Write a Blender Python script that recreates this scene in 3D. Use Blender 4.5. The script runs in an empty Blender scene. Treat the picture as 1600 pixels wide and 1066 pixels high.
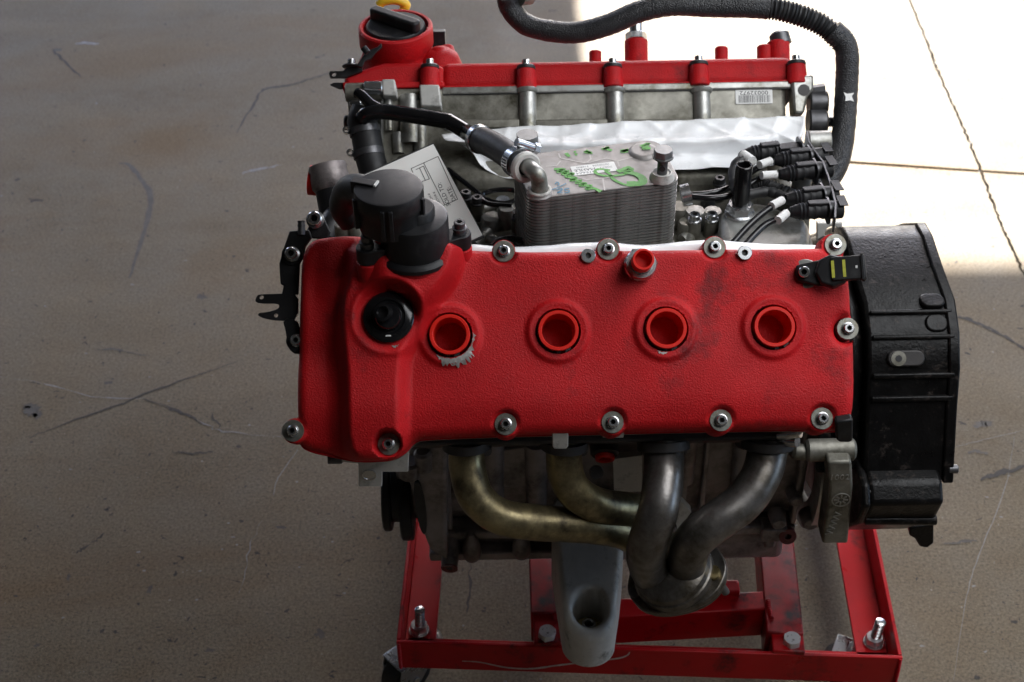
import bpy, bmesh, math, random
import numpy as np
from mathutils import Vector, Matrix
from mathutils.geometry import tessellate_polygon
random.seed(7); rng = np.random.default_rng(7)
R = math.radians
scene = bpy.context.scene
col = scene.collection

# ------------------------------------------------------------------ camera, light, exposure
PITCH, ROLL, FPX = R(39.0), 0.018, 2222.0
CAM = Vector((-0.0625, -1.328, 1.554))
FWD = Vector((0, math.cos(PITCH), -math.sin(PITCH)))
U0 = Vector((0, math.sin(PITCH), math.cos(PITCH))); X0 = Vector((1, 0, 0))
UP = U0 * math.cos(ROLL) + X0 * math.sin(ROLL)
RT = X0 * math.cos(ROLL) - U0 * math.sin(ROLL)
cd = bpy.data.cameras.new('camera'); cam = bpy.data.objects.new('camera', cd); col.objects.link(cam)
cd.sensor_width = 36; cd.lens = 36 * FPX / 1600; cd.clip_start = .05; cd.clip_end = 500
cam.matrix_world = Matrix((RT, UP, -FWD)).transposed().to_4x4(); cam.location = CAM
cd.dof.use_dof = True; cd.dof.focus_distance = 1.42; cd.dof.aperture_fstop = 10
scene.camera = cam

SUN_EL = R(35)
w = bpy.data.worlds.new("World"); scene.world = w; w.use_nodes = True
nt = w.node_tree; bg = nt.nodes['Background']
sky = nt.nodes.new('ShaderNodeTexSky'); sky.sky_type = 'NISHITA'; sky.sun_disc = False
sky.air_density = .55; sky.dust_density = 1.2; sky.ozone_density = .5; sky.sun_elevation = SUN_EL; sky.sun_rotation = 0.0
nt.links.new(sky.outputs[0], bg.inputs[0]); bg.inputs[1].default_value = 0.12
sl = bpy.data.lights.new('sun', 'SUN'); sl.energy = 4.8; sl.angle = R(0.2); sl.color = (1, .97, .94)
so = bpy.data.objects.new('sun', sl); col.objects.link(so)
sdir = Vector((0, math.cos(SUN_EL), math.sin(SUN_EL)))
so.rotation_euler = sdir.to_track_quat('Z', 'Y').to_euler(); so.location = (0.6, 6, 8)
al = bpy.data.lights.new('added_fill_light', 'AREA'); al.shape = 'RECTANGLE'; al.size, al.size_y = 1.5, .8; al.energy = 2.75; al.color = (.95, .97, 1)  # added soft fill to brighten the engine; no real lamp hangs here
ao = bpy.data.objects.new('added_fill_light', al); col.objects.link(ao); ao.location = (.78, -.2, 1.66)
ao.rotation_euler = (Vector((.78, -.2, 1.66)) - Vector((.1, 0, .7))).to_track_quat('Z', 'Y').to_euler()
SUN_GAP_H, SUN_GAP_R = 7.99, 8.0  # sun gap left in the added back wall
vs = scene.view_settings; vs.view_transform = 'Standard'; vs.look = 'None'; vs.gamma = 1; vs.exposure = 2.85

# ------------------------------------------------------------------ sight lines into the place
def ray(px, py): return FWD + RT * ((px - 800) / FPX) + UP * ((533 - py) / FPX)
def onplane(px, py, p0, n):
    d = ray(px, py); return CAM + d * ((Vector(p0) - CAM).dot(n) / d.dot(n))
def onY(px, py, y): return onplane(px, py, (0, y, 0), Vector((0, 1, 0)))
def onZ(px, py, z): return onplane(px, py, (0, 0, z), Vector((0, 0, 1)))
def onX(px, py, x): return onplane(px, py, (x, 0, 0), Vector((1, 0, 0)))
CRANK = Vector((0, 0, .44)); Q = math.sqrt(.5)
def frame(o, x, y, z): return Matrix(((x[0], y[0], z[0], o[0]), (x[1], y[1], z[1], o[1]), (x[2], y[2], z[2], o[2]), (0, 0, 0, 1)))
FA = frame(CRANK, (1, 0, 0), (0, Q, Q), (0, -Q, Q))      # near bank: along crank, across, out
FB = frame(CRANK, (1, 0, 0), (0, -Q, Q), (0, Q, Q))      # far bank
FAI, FBI = FA.inverted(), FB.inverted()
def A(px, py, h=.352):
    n = Vector((0, -Q, Q)); return FAI @ onplane(px, py, CRANK + n * h, n)
def A2(px, py, h=.352): v = A(px, py, h); return (v.x, v.y)
def Aw(px, py, h=.352): return FA @ A(px, py, h)
def B(px, py, s=.085):
    n = Vector((0, -Q, Q)); return FBI @ onplane(px, py, CRANK + n * s, n)
def Bw(px, py, s=.085): return FB @ B(px, py, s)
EA, NA = Vector((0, Q, Q)), Vector((0, -Q, Q)); EB, NB = Vector((0, -Q, Q)), Vector((0, Q, Q))
def axis(p, z, x=(1, 0, 0)):
    z = Vector(z).normalized(); x = Vector(x)
    if abs(x.normalized().dot(z)) > .95: x = Vector((0, 1, 0))
    y = z.cross(x).normalized(); x = y.cross(z); return frame(p, x, y, z)

# ------------------------------------------------------------------ materials
def mat(name, c, rough=.5, metal=0.0, var=.18, vs=40, bump=0.0, bs=900, dirt=None, da=.5, ds=25, rv=.1, emit=None, coat=0, bd=.0006, alpha=None, trans=0):
    m = bpy.data.materials.new(name); m.use_nodes = True
    N, L = m.node_tree.nodes, m.node_tree.links; p = N['Principled BSDF']
    tc = N.new('ShaderNodeTexCoord')
    def noise(sc, det=6, ro=.6):
        n = N.new('ShaderNodeTexNoise'); n.inputs['Scale'].default_value = sc; n.inputs['Detail'].default_value = det
        n.inputs['Roughness'].default_value = ro; L.new(tc.outputs['Object'], n.inputs['Vector']); return n
    def ramp(src, a, b, ca, cb):
        r = N.new('ShaderNodeValToRGB'); L.new(src, r.inputs[0]); e = r.color_ramp.elements
        e[0].position, e[1].position = a, b; e[0].color, e[1].color = ca, cb; return r
    n = noise(vs); lo = [x * (1 - var) for x in c] + [1]; hi = [min(1, x * (1 + var)) for x in c] + [1]
    out = ramp(n.outputs[0], .3, .7, lo, hi).outputs[0]
    if dirt:
        n2 = noise(ds, 8, .7); r2 = ramp(n2.outputs[0], .62 - da * .3, .72 - da * .1, (0, 0, 0, 1), (1, 1, 1, 1))
        mx = N.new('ShaderNodeMix'); mx.data_type = 'RGBA'; L.new(r2.outputs[0], mx.inputs[0]); L.new(out, mx.inputs[6])
        mx.inputs[7].default_value = (*dirt, 1); out = mx.outputs[2]
    L.new(out, p.inputs['Base Color'])
    n3 = noise(vs * 2.3); mr = N.new('ShaderNodeMapRange'); L.new(n3.outputs[0], mr.inputs[0])
    mr.inputs[1].default_value, mr.inputs[2].default_value = .25, .75
    mr.inputs[3].default_value, mr.inputs[4].default_value = max(.03, rough - rv), min(1, rough + rv); L.new(mr.outputs[0], p.inputs['Roughness'])
    p.inputs['Metallic'].default_value = metal; p.inputs['Coat Weight'].default_value = coat
    p.inputs['Transmission Weight'].default_value = trans
    if bump:
        nb = noise(bs, 3, .55); b = N.new('ShaderNodeBump'); b.inputs['Strength'].default_value = bump; b.inputs['Distance'].default_value = bd
        L.new(nb.outputs[0], b.inputs['Height']); L.new(b.outputs[0], p.inputs['Normal'])
    return m
M = {}
M['red'] = mat('red_wrinkle_paint', (.47, .006, .009), .55, 0, .2, 14, .8, 620, dirt=(.17, .008, .010), da=.2, ds=12, rv=.08, bd=.0012); M['red'].node_tree.nodes['Principled BSDF'].inputs['Specular IOR Level'].default_value = .28
M['red_frame'] = mat('red_enamel', (.42, .004, .008), .34, 0, .14, 12, .08, 300, dirt=(.05, .004, .006), da=.2, ds=16, rv=.1); M['red_frame'].node_tree.nodes['Principled BSDF'].inputs['Specular IOR Level'].default_value = .3
M['red_worn'] = mat('worn_red_enamel', (.36, .010, .014), .35, 0, .2, 15, .1, 300, dirt=(.02, .012, .014), da=.55, ds=24)
M['red_plug'] = mat('red_plastic', (.66, .016, .008), .42, 0, .06, 30, .03, 600); M['red_plug'].node_tree.nodes['Principled BSDF'].inputs['Specular IOR Level'].default_value = .3
M['red_dark'] = mat('oxide_red', (.15, .035, .035), .5, .2, .3, 80, .1)
M['alu'] = mat('cast_aluminium', (.42, .42, .40), .46, .75, .22, 30, .25, 500, dirt=(.13, .12, .08), da=.5, ds=18)
M['alu_dirty'] = mat('grimy_aluminium', (.30, .29, .25), .5, .55, .35, 22, .25, 450, dirt=(.05, .045, .028), da=.75, ds=14)
M['alu_clean'] = mat('sandcast_aluminium', (.52, .51, .48), .6, .2, .12, 60, .3, 1400, rv=.08, dirt=(.16, .155, .14), da=.25, ds=30)
M['steel'] = mat('zinc_steel', (.56, .57, .58), .24, .95, .05, 60, .02, 500, rv=.04); M['zinc'] = mat('bright_zinc', (.62, .63, .64), .3, .6, .05, 60, rv=.05); M['bolt_grey'] = mat('zinc_bolt_grey', (.20, .205, .205), .42, .7, .2, 150, .1, 600)
M['web'] = mat('pressed_steel_line', (.40, .385, .375), .45, .35, .08)
M['washer'] = mat('plated_washer', (.23, .23, .205), .42, .8, .2, 120, .08, 800, dirt=(.16, .14, .10), da=.4, ds=150)
M['dark_steel'] = mat('dark_steel', (.10, .10, .105), .4, .7, .3, 60, .1, 500)
M['yellow_zinc'] = mat('yellow_zinc', (.45, .36, .18), .3, .9, .2, 60)
M['plastic'] = mat('black_plastic', (.010, .010, .0112), .46, 0, .2, 30, .12, 1500, dirt=(.03, .03, .031), da=.25, ds=30); M['plastic'].node_tree.nodes['Principled BSDF'].inputs['Specular IOR Level'].default_value = .35
M['rubber'] = mat('black_rubber', (.014, .014, .015), .55, 0, .25, 60, .1, 900)
M['gloss'] = mat('glossy_black_pipe', (.008, .008, .009), .18, 0, .2, 40, rv=.05)
M['bell'] = mat('black_cast_housing', (.0045, .0042, .0042), .37, .0, .35, 40, .8, 300, dirt=(.05, .04, .035), da=.16, ds=90, rv=.14)
M['block'] = mat('crankcase_metal', (.27, .24, .235), .5, .5, .25, 20, .25, 350, dirt=(.05, .042, .042), da=.5, ds=15)
M['dark'] = mat('dark_metal_and_socket_shade', (.045, .042, .041), .55, .3, .3, 30, .2, 400)  # even dark metal; also painted into bolt sockets as their shade
M['plate'] = mat('cooler_steel', (.30, .285, .275), .5, .35, .12, 50, .06, 600, dirt=(.22, .205, .19), da=.4, ds=30)
M['fin'] = mat('cooler_fin_steel', (.44, .43, .415), .38, .75, .2, 80, .05, 500, dirt=(.17, .15, .13), da=.4, ds=60)
M['film'] = mat('white_plastic_film', (.90, .91, .92), .30, 0, .05, 20, .1, 60, rv=.08, bd=.004)
M['card'] = mat('glossy_card', (.80, .80, .77), .35, 0, .06, 20)
M['label'] = mat('sticker_paper', (.74, .74, .72), .5, 0, .05, 60)
M['ink'] = mat('black_ink', (.02, .02, .022), .6, 0, .1)
M['ink_grey'] = mat('grey_ink', (.18, .18, .18), .6, 0, .1)
M['green'] = mat('green_marker', (.07, .33, .035), .5, 0, .25, 200)
M['blue'] = mat('blue_marker', (.05, .20, .32), .5, 0, .25, 200)
M['yellow'] = mat('yellow_marker', (.42, .42, .05), .5, 0, .2, 200)
M['yellow_handle'] = mat('yellow_plastic', (.75, .50, .03), .4, 0, .1)
M['tape'] = mat('white_tape', (.70, .70, .68), .5, 0, .12, 200, dirt=(.3, .3, .28), da=.3, ds=200)
M['chip'] = mat('bare_alloy', (.42, .41, .39), .5, .6, .25, 300, .3, 700)
M['chrome'] = mat('chrome_yoke', (.42, .43, .45), .28, .95, .05, 30, rv=.03)
M['scratch'] = mat('white_scratch', (.5, .4, .38), .7, 0, .3, 200)

def pipe_mat(name, base, scale, hue):
    m = mat(name, base, .38, .8, .4, 26, .25, 260, dirt=(.055, .045, .03), da=.75, ds=scale, rv=.12)
    return m
M['pipe_gold'] = pipe_mat('straw_tinted_header_steel', (.34, .28, .15), 20, 0)
M['pipe_grey'] = pipe_mat('heat_greyed_header_steel', (.24, .226, .215), 16, 0)

# ------------------------------------------------------------------ mesh builder
def spline(pts, n):
    P = [Vector(p) for p in pts]; P = [P[0] * 2 - P[1]] + P + [P[-1] * 2 - P[-2]]; out = []
    for i in range(1, len(P) - 2):
        a, b, c, d = P[i - 1:i + 3]
        for k in range(n):
            t = k / n
            out.append(.5 * ((2 * b) + (c - a) * t + (2 * a - 5 * b + 4 * c - d) * t * t + (3 * b - a - 3 * c + d) * t ** 3))
    out.append(P[-2]); return out
def smooth_poly(pts, it=2):
    for _ in range(it):
        o = []
        for i in range(len(pts)):
            a, b = pts[i], pts[(i + 1) % len(pts)]
            o += [tuple(a[k] * .75 + b[k] * .25 for k in (0, 1)), tuple(a[k] * .25 + b[k] * .75 for k in (0, 1))]
        pts = o
    return pts
def circ(cx, cy, r, n=16, a0=0): return [(cx + r * math.cos(a0 + 2 * math.pi * i / n), cy + r * math.sin(a0 + 2 * math.pi * i / n)) for i in range(n)]
def rrect(x0, y0, x1, y1, r, n=5):
    o = []
    for cx, cy, a in ((x1 - r, y1 - r, 0), (x0 + r, y1 - r, 90), (x0 + r, y0 + r, 180), (x1 - r, y0 + r, 270)):
        for i in range(n + 1):
            t = R(a + 90 * i / n); o.append((cx + r * math.cos(t), cy + r * math.sin(t)))
    return o
class MB:
    def __init__(s): s.v = []; s.f = []
    def add(s, v, f, m=None):
        o = len(s.v); s.v += [tuple(m @ Vector(p)) if m else tuple(p) for p in v]; s.f += [tuple(i + o for i in q) for q in f]; return s
    def box(s, lo, hi, m=None):
        (a, b, c), (d, e, g) = lo, hi
        return s.add([(a, b, c), (d, b, c), (d, e, c), (a, e, c), (a, b, g), (d, b, g), (d, e, g), (a, e, g)],
                     [(0, 3, 2, 1), (4, 5, 6, 7), (0, 1, 5, 4), (1, 2, 6, 5), (2, 3, 7, 6), (3, 0, 4, 7)], m)
    def prism(s, outer, h0, h1, m=None, holes=(), top=None):
        loops = [list(outer)] + [list(h) for h in holes]; pts = [p for l in loops for p in l]; n = len(pts)
        tri = tessellate_polygon([[Vector((p[0], p[1], 0)) for p in l] for l in loops])
        v = [(p[0], p[1], h0) for p in pts] + [((p[0], p[1], h1) if top is None else (*top(p), h1)) for p in pts]
        if len(loops) == 1: f = [tuple(range(n))[::-1], tuple(range(n, 2 * n))]
        else: f = [tuple(t)[::-1] for t in tri] + [tuple(i + n for i in t) for t in tri]
        o = 0
        for l in loops:
            k = len(l)
            for i in range(k): a, b = o + i, o + (i + 1) % k; f.append((a, b, b + n, a + n))
            o += k
        return s.add(v, f, m)
    def lathe(s, prof, m=None, n=24, hexes=(), a0=0, a1=2 * math.pi, nsides=6):
        v, f = [], []; full = abs(a1 - a0) > 6.28; c = n if full else n + 1
        for j, (r, z) in enumerate(prof):
            for i in range(c):
                t = a0 + (a1 - a0) * i / n; q = r
                if j in hexes: u = (t % (2 * math.pi / nsides)) - math.pi / nsides; q = r * math.cos(math.pi / nsides) / math.cos(u)
                v.append((q * math.cos(t), q * math.sin(t), z))
        for j in range(len(prof) - 1):
            for i in range(n):
                a, b = j * c + i, j * c + (i + 1) % c; f.append((a, b, b + c, a + c))
        if full:
            if prof[0][0] > 1e-6: f.append(tuple(range(c))[::-1])
            if prof[-1][0] > 1e-6: k = (len(prof) - 1) * c; f.append(tuple(range(k, k + c)))
        return s.add(v, f, m)
    def cyl(s, p0, p1, r0, r1=None, n=20, bev=0):
        p0, p1 = Vector(p0), Vector(p1); L = (p1 - p0).length; r1 = r0 if r1 is None else r1
        prof = [(r0 - bev, 0), (r0, bev), (r1, L - bev), (r1 - bev, L)] if bev else [(r0, 0), (r1, L)]
        return s.lathe(prof, axis(p0, p1 - p0), n)
    def ring(s, m, ri, ro, z0, z1, n=32, b=0):
        pr = [(ri, z0), (ro, z0), (ro, z1 - b), (ro - b, z1), (ri + b, z1), (ri, z1 - b), (ri, z0)] if b else [(ri, z0), (ro, z0), (ro, z1), (ri, z1), (ri, z0)]
        v, f = [], []
        for (r, z) in pr[:-1]:
            for i in range(n): t = 2 * math.pi * i / n; v.append((r * math.cos(t), r * math.sin(t), z))
        k = len(pr) - 1
        for j in range(k):
            for i in range(n): f.append((j * n + i, j * n + (i + 1) % n, ((j + 1) % k) * n + (i + 1) % n, ((j + 1) % k) * n + i))
        return s.add(v, f, m)
    def tube(s, pts, r, n=12, seg=8, caps=True, rf=None, flat=None):
        P = spline(pts, seg) if seg else [Vector(p) for p in pts]; L = len(P); T = []
        for i in range(L): T.append((P[min(i + 1, L - 1)] - P[max(i - 1, 0)]).normalized())
        nrm = T[0].orthogonal().normalized(); v, f = [], []; acc = 0
        for i in range(L):
            nrm = (nrm - T[i] * nrm.dot(T[i])).normalized(); bn = T[i].cross(nrm)
            if i: acc += (P[i] - P[i - 1]).length
            q = r(i / (L - 1)) if callable(r) else r
            if rf: q *= rf(acc)
            for k in range(n):
                t = 2 * math.pi * k / n; v.append(P[i] + (nrm * math.cos(t) + bn * math.sin(t)) * q)
        for i in range(L - 1):
            for k in range(n): f.append((i * n + k, i * n + (k + 1) % n, (i + 1) * n + (k + 1) % n, (i + 1) * n + k))
        if caps: f += [tuple(range(n))[::-1], tuple(range((L - 1) * n, L * n))]
        return s.add(v, f)
    def ribbon(s, pts, wd, nrm, seg=5, taper=True, jit=0):
        P = spline(pts, seg) if seg else [Vector(p) for p in pts]; v, f = [], []; L = len(P)
        for i, p in enumerate(P):
            t = (P[min(i + 1, L - 1)] - P[max(i - 1, 0)]).normalized(); sd = Vector(nrm).cross(t).normalized()
            q = wd / 2 * ((.35 + .65 * math.sin(math.pi * (i + .5) / L)) if taper else 1) * (1 + jit * (random.random() - .5) * 2)
            v += [p + sd * q, p - sd * q]
        for i in range(L - 1): f.append((2 * i, 2 * i + 1, 2 * i + 3, 2 * i + 2))
        return s.add(v, f)
    def mesh(s, name, m, sharp=38, recalc=True, centre=None):
        me = bpy.data.meshes.new(name); me.from_pydata([tuple(p) for p in s.v], [], s.f)
        if recalc:
            bm = bmesh.new(); bm.from_mesh(me); bmesh.ops.recalc_face_normals(bm, faces=bm.faces); bm.to_mesh(me); bm.free()
        me.polygons.foreach_set('use_smooth', [True] * len(me.polygons)); me.set_sharp_from_angle(angle=R(sharp))
        me.materials.append(M[m]); me.update(); return me
WM = {}
def link(name, data, Mw, parent=None, kind=None, label=None, cat=None, group=None):
    o = bpy.data.objects.new(name, data); col.objects.link(o); WM[o] = Mw
    if parent:
        o.parent = parent; o.matrix_parent_inverse = WM[parent].inverted()
    o.matrix_basis = Mw
    for k, x in (('kind', kind), ('label', label), ('category', cat), ('group', group)):
        if x: o[k] = x
    return o
def build(name, mb, m, parent=None, bevel=0, seg=2, sharp=38, recalc=True, **kw):
    vv = np.array([tuple(p) for p in mb.v]); c = (vv.min(0) + vv.max(0)) / 2
    mb.v = [tuple(p) for p in (vv - c)]
    o = link(name, mb.mesh(name, m, sharp, recalc), Matrix.Translation(c), parent, **kw)
    if bevel:
        b = o.modifiers.new('bevel', 'BEVEL'); b.width = bevel; b.segments = seg; b.limit_method = 'ANGLE'; b.angle_limit = R(35); b.harden_normals = False
    return o
def empty(name, loc, **kw): return link(name, None, Matrix.Translation(Vector(loc)), **kw)
def copy(o, Mw, parent):
    c = o.copy(); col.objects.link(c); WM[c] = Mw; c.parent = parent; c.matrix_parent_inverse = WM[parent].inverted(); c.matrix_basis = Mw; return c
PROTO = {}
def put(name, key, mk, m, Mw, parent, **kw):       # alike pieces share one mesh
    if key not in PROTO:
        me = PROTO[key] = mk().mesh(key, m)
        if key.startswith('socket_bolt'):          # socket recess coloured dark to stand for its shade
            me.materials.append(M['dark'])
            for p in me.polygons:
                if p.center.xy.length < .0026 and p.center.z < .0072: p.material_index = 1
    return link(name, PROTO[key], Mw, parent, **kw)
def text(name, s, size, Mw, m, parent, ext=.0002, sx=1, align='CENTER'):
    cu = bpy.data.curves.new(name, 'FONT'); cu.body = s; cu.size = size; cu.extrude = ext; cu.align_x = align; cu.align_y = 'CENTER'; cu.resolution_u = 2
    t = bpy.data.objects.new('tmp', cu); col.objects.link(t)
    me = bpy.data.meshes.new_from_object(t.evaluated_get(bpy.context.evaluated_depsgraph_get()))
    bpy.data.objects.remove(t); bpy.data.curves.remove(cu); me.materials.clear(); me.materials.append(M[m]); me.name = name
    return link(name, me, Mw @ Matrix.Diagonal((sx, 1, 1, 1)), parent)
def socket_bolt(): return MB().lathe([(.0062, 0), (.0062, .0016), (.0048, .002), (.0048, .0068), (.0043, .0074), (.0027, .0074), (.0026, .0069), (.0025, .002), (0, .0018)], n=24, hexes=(5, 6, 7))
def washer_disc(): return MB().lathe([(.0105, 0), (.0108, .0004), (.0108, .0014), (.0104, .0018), (.006, .0018)], n=28)
def hex_head(r=.0085, h=.006):
    return MB().lathe([(r, 0), (r, h * .8), (r * .88, h), (0, h)], n=24, hexes=(0, 1))
def sbolt(p, z, parent, m='steel', sc=1, washer=True, wm='washer', lift=0):
    Mw = axis(p, z) @ Matrix.Rotation(random.random(), 4, 'Z') @ Matrix.Scale(sc, 4)
    if washer: put('washer', 'washer_' + wm, washer_disc, wm, Mw, parent)
    put('bolt', 'socket_bolt_' + m, socket_bolt, m, Mw @ Matrix.Translation((0, 0, .0018 if washer else 0)), parent)
def hbolt(p, z, parent, m='steel', r=.0085, h=.006, rot=0):
    put('bolt', f'hex_bolt_{m}_{r}_{h}', lambda: hex_head(r, h), m, axis(p, z) @ Matrix.Rotation(rot, 4, 'Z'), parent)
# ------------------------------------------------------------------ relief sheets (cast covers) over an outline
def sdpoly(P, x, y):
    P = np.array(P); Qn = np.roll(P, -1, 0); d = np.full(x.shape, 1e9); ins = np.zeros(x.shape, bool)
    for (ax, ay), (bx, by) in zip(P, Qn):
        ex, ey = bx - ax, by - ay; wx, wy = x - ax, y - ay; t = np.clip((wx * ex + wy * ey) / (ex * ex + ey * ey + 1e-15), 0, 1)
        d = np.minimum(d, (wx - ex * t) ** 2 + (wy - ey * t) ** 2)
        c = ((ay <= y) & (by > y)) | ((by <= y) & (ay > y))
        xi = ax + (y - ay) / (by - ay + 1e-15) * ex; ins ^= c & (x < xi)
    return np.where(ins, -1, 1) * np.sqrt(d)
def sst(a, b, x): t = np.clip((x - a) / (b - a), 0, 1); return t * t * (3 - 2 * t)
def relief(sd, hf, bb, cell, zb, m, snaps=()):
    x0, y0, x1, y1 = bb; nx, ny = int((x1 - x0) / cell) + 1, int((y1 - y0) / cell) + 1
    Xg, Yg = np.meshgrid(np.linspace(x0, x1, nx), np.linspace(y0, y1, ny), indexing='ij')
    s = sd(Xg, Yg); e = 1e-4
    gx, gy = (sd(Xg + e, Yg) - s) / e, (sd(Xg, Yg + e) - s) / e; gl = np.maximum(np.hypot(gx, gy), 1e-6)
    near = (s > -.55 * cell) & (s < 1.5 * cell)
    Xg = np.where(near, Xg - gx / gl * s, Xg); Yg = np.where(near, Yg - gy / gl * s, Yg)
    for (cx, cy, r) in snaps:
        dx, dy = Xg - cx, Yg - cy; d = np.hypot(dx, dy) + 1e-9; k = (np.abs(d - r) < .6 * cell)
        Xg = np.where(k, cx + dx / d * r * 1.0005, Xg); Yg = np.where(k, cy + dy / d * r * 1.0005, Yg)
    H = hf(Xg, Yg, np.minimum(sd(Xg, Yg), 0)); keep = s < .9 * cell; idx = -np.ones(Xg.shape, int); mb = MB()
    q = keep[:-1, :-1] & keep[1:, :-1] & keep[1:, 1:] & keep[:-1, 1:]
    used = np.zeros(Xg.shape, bool); used[:-1, :-1] |= q; used[1:, :-1] |= q; used[1:, 1:] |= q; used[:-1, 1:] |= q
    idx[used] = np.arange(used.sum()); V = np.stack([Xg[used], Yg[used], H[used]], 1); F = []
    a, b, c, d = idx[:-1, :-1][q], idx[1:, :-1][q], idx[1:, 1:][q], idx[:-1, 1:][q]; F = np.stack([a, b, c, d], 1)
    E = {}
    for fa in F.tolist():
        for i in range(4):
            k = (fa[i], fa[(i + 1) % 4])
            if (k[1], k[0]) in E: del E[(k[1], k[0])]
            else: E[k] = 1
    vl = V.tolist(); low = {}; fl = F.tolist()
    for (i, j) in E:
        for k in (i, j):
            if k not in low: low[k] = len(vl); vl.append([V[k][0], V[k][1], zb])
        fl.append([j, i, low[i], low[j]])
    return mb.add(vl, fl, m)
M['bell'].node_tree.nodes['Principled BSDF'].inputs['Specular IOR Level'].default_value = .2
def braid_mat():
    m = mat('braided_sleeve', (.020, .020, .022), .38, 0, .2, 60); N, L = m.node_tree.nodes, m.node_tree.links
    tc = N.new('ShaderNodeTexCoord'); v = N.new('ShaderNodeTexVoronoi'); v.inputs['Scale'].default_value = 650; L.new(tc.outputs['Object'], v.inputs['Vector'])
    b = N.new('ShaderNodeBump'); b.inputs['Strength'].default_value = .9; b.inputs['Distance'].default_value = .0009; b.invert = True; L.new(v.outputs['Distance'], b.inputs['Height']); L.new(b.outputs[0], N['Principled BSDF'].inputs['Normal']); return m
M['braid'] = braid_mat()
# ------------------------------------------------------------------ setting
def concrete():
    m = bpy.data.materials.new('concrete'); m.use_nodes = True; N, L = m.node_tree.nodes, m.node_tree.links; p = N['Principled BSDF']
    geo = N.new('ShaderNodeNewGeometry'); M['concrete'] = m
    def mp(sc):
        q = N.new('ShaderNodeMapping'); q.inputs['Scale'].default_value = sc; L.new(geo.outputs['Position'], q.inputs[0]); return q.outputs[0]
    def noise(sc, det, vec, ro=.6, dist=0):
        n = N.new('ShaderNodeTexNoise'); n.inputs['Scale'].default_value = sc; n.inputs['Detail'].default_value = det
        n.inputs['Roughness'].default_value = ro; n.inputs['Distortion'].default_value = dist; L.new(vec, n.inputs['Vector']); return n.outputs[0]
    def ramp(s, a, b, ca=(0, 0, 0, 1), cb=(1, 1, 1, 1)):
        r = N.new('ShaderNodeValToRGB'); L.new(s, r.inputs[0]); e = r.color_ramp.elements; e[0].position, e[1].position = a, b; e[0].color, e[1].color = ca, cb; return r.outputs[0]
    def mix(f, a, b):
        x = N.new('ShaderNodeMix'); x.data_type = 'RGBA'; L.new(f, x.inputs[0])
        for k, s in ((6, a), (7, b)):
            if isinstance(s, tuple): x.inputs[k].default_value = s
            else: L.new(s, x.inputs[k])
        return x.outputs[2]
    iso, st = mp((1, 1, 1)), mp((.55, 1.5, 1))
    base = ramp(noise(3.2, 8, st, .62, .4), .32, .70, (.152, .121, .082, 1), (.216, .176, .124, 1))
    base = mix(ramp(noise(9, 6, iso, .7), .40, .72), base, (.188, .162, .124, 1))
    base = mix(ramp(noise(1.6, 5, st, .6, .8), .52, .70), base, (.175, .126, .076, 1))
    grain = ramp(noise(240, 6, iso, .85), .38, .62, (.45, .45, .45, 1), (1.55, 1.53, 1.5, 1))
    mm = N.new('ShaderNodeMix'); mm.data_type = 'RGBA'; mm.blend_type = 'MULTIPLY'; mm.inputs[0].default_value = .8; L.new(base, mm.inputs[6]); L.new(grain, mm.inputs[7])
    c = mm.outputs[2]
    c = mix(ramp(noise(38, 5, mp((.75, 1.3, 1)), .62, 1.2), .675, .70), c, (.05, .048, .048, 1))
    c = mix(ramp(noise(75, 4, mp((1.1, .8, 1)), .6, .8), .70, .72), c, (.045, .043, .042, 1))
    c = mix(ramp(noise(120, 3, iso, .6, .5), .735, .75), c, (.42, .41, .39, 1))
    c = mix(ramp(noise(260, 2, iso, .5), .74, .76), c, (.40, .37, .32, 1))
    L.new(c, p.inputs['Base Color'])
    L.new(ramp(noise(5, 6, iso), .3, .7, (.62, .62, .62, 1), (.82, .82, .82, 1)), p.inputs['Roughness'])
    b = N.new('ShaderNodeBump'); b.inputs['Strength'].default_value = .35; b.inputs['Distance'].default_value = .0015; L.new(noise(300, 4, iso, .7), b.inputs['Height']); L.new(b.outputs[0], p.inputs['Normal'])
concrete()
M['concrete'].node_tree.nodes['Principled BSDF'].inputs['Specular IOR Level'].default_value = .15
M['crack'] = mat('dark_floor_crack', (.058, .052, .046), .8, 0, .3, 100)
M['joint'] = mat('joint_grit', (.10, .103, .106), .9, 0, .3, 60)
M['scuff'] = mat('rubber_scuff', (.088, .076, .062), .6, 0, .3, 60)
M['pale_scratch'] = mat('pale_floor_scratch', (.26, .255, .25), .7, 0, .3, 80)
M['wall'] = mat('light_block_dark', (.06, .058, .055), .8, 0, .08, 2)  # kept dark so the added light blockers bounce little
bed = build('ground', MB().add([(-30, -30, -.014), (30, -30, -.014), (30, 60, -.014), (-30, 60, -.014)], [(0, 1, 2, 3)]), 'crack', kind='structure')
bed.data.materials[0] = M['joint']
def Z2(px, py): v = onZ(px, py, 0); return (v.x, v.y)
j1 = [Z2(*p) for p in ((1429, 18), (1447, 62), (1465, 108), (1484, 152), (1500, 188), (1517, 228), (1533, 268), (1547, 305), (1560, 340), (1578, 382), (1600, 426))]
d0 = (j1[0][0] - j1[1][0], j1[0][1] - j1[1][1]); k0 = 30 / math.hypot(*d0); d1 = (j1[-1][0] - j1[-2][0], j1[-1][1] - j1[-2][1]); k1 = 20 / math.hypot(*d1)
fine = []
for a, b in zip(j1, j1[1:]):
    for k in range(10): t = k / 10; fine.append((a[0] + (b[0] - a[0]) * t + rng.normal(0, .0013), a[1] + (b[1] - a[1]) * t))
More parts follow.
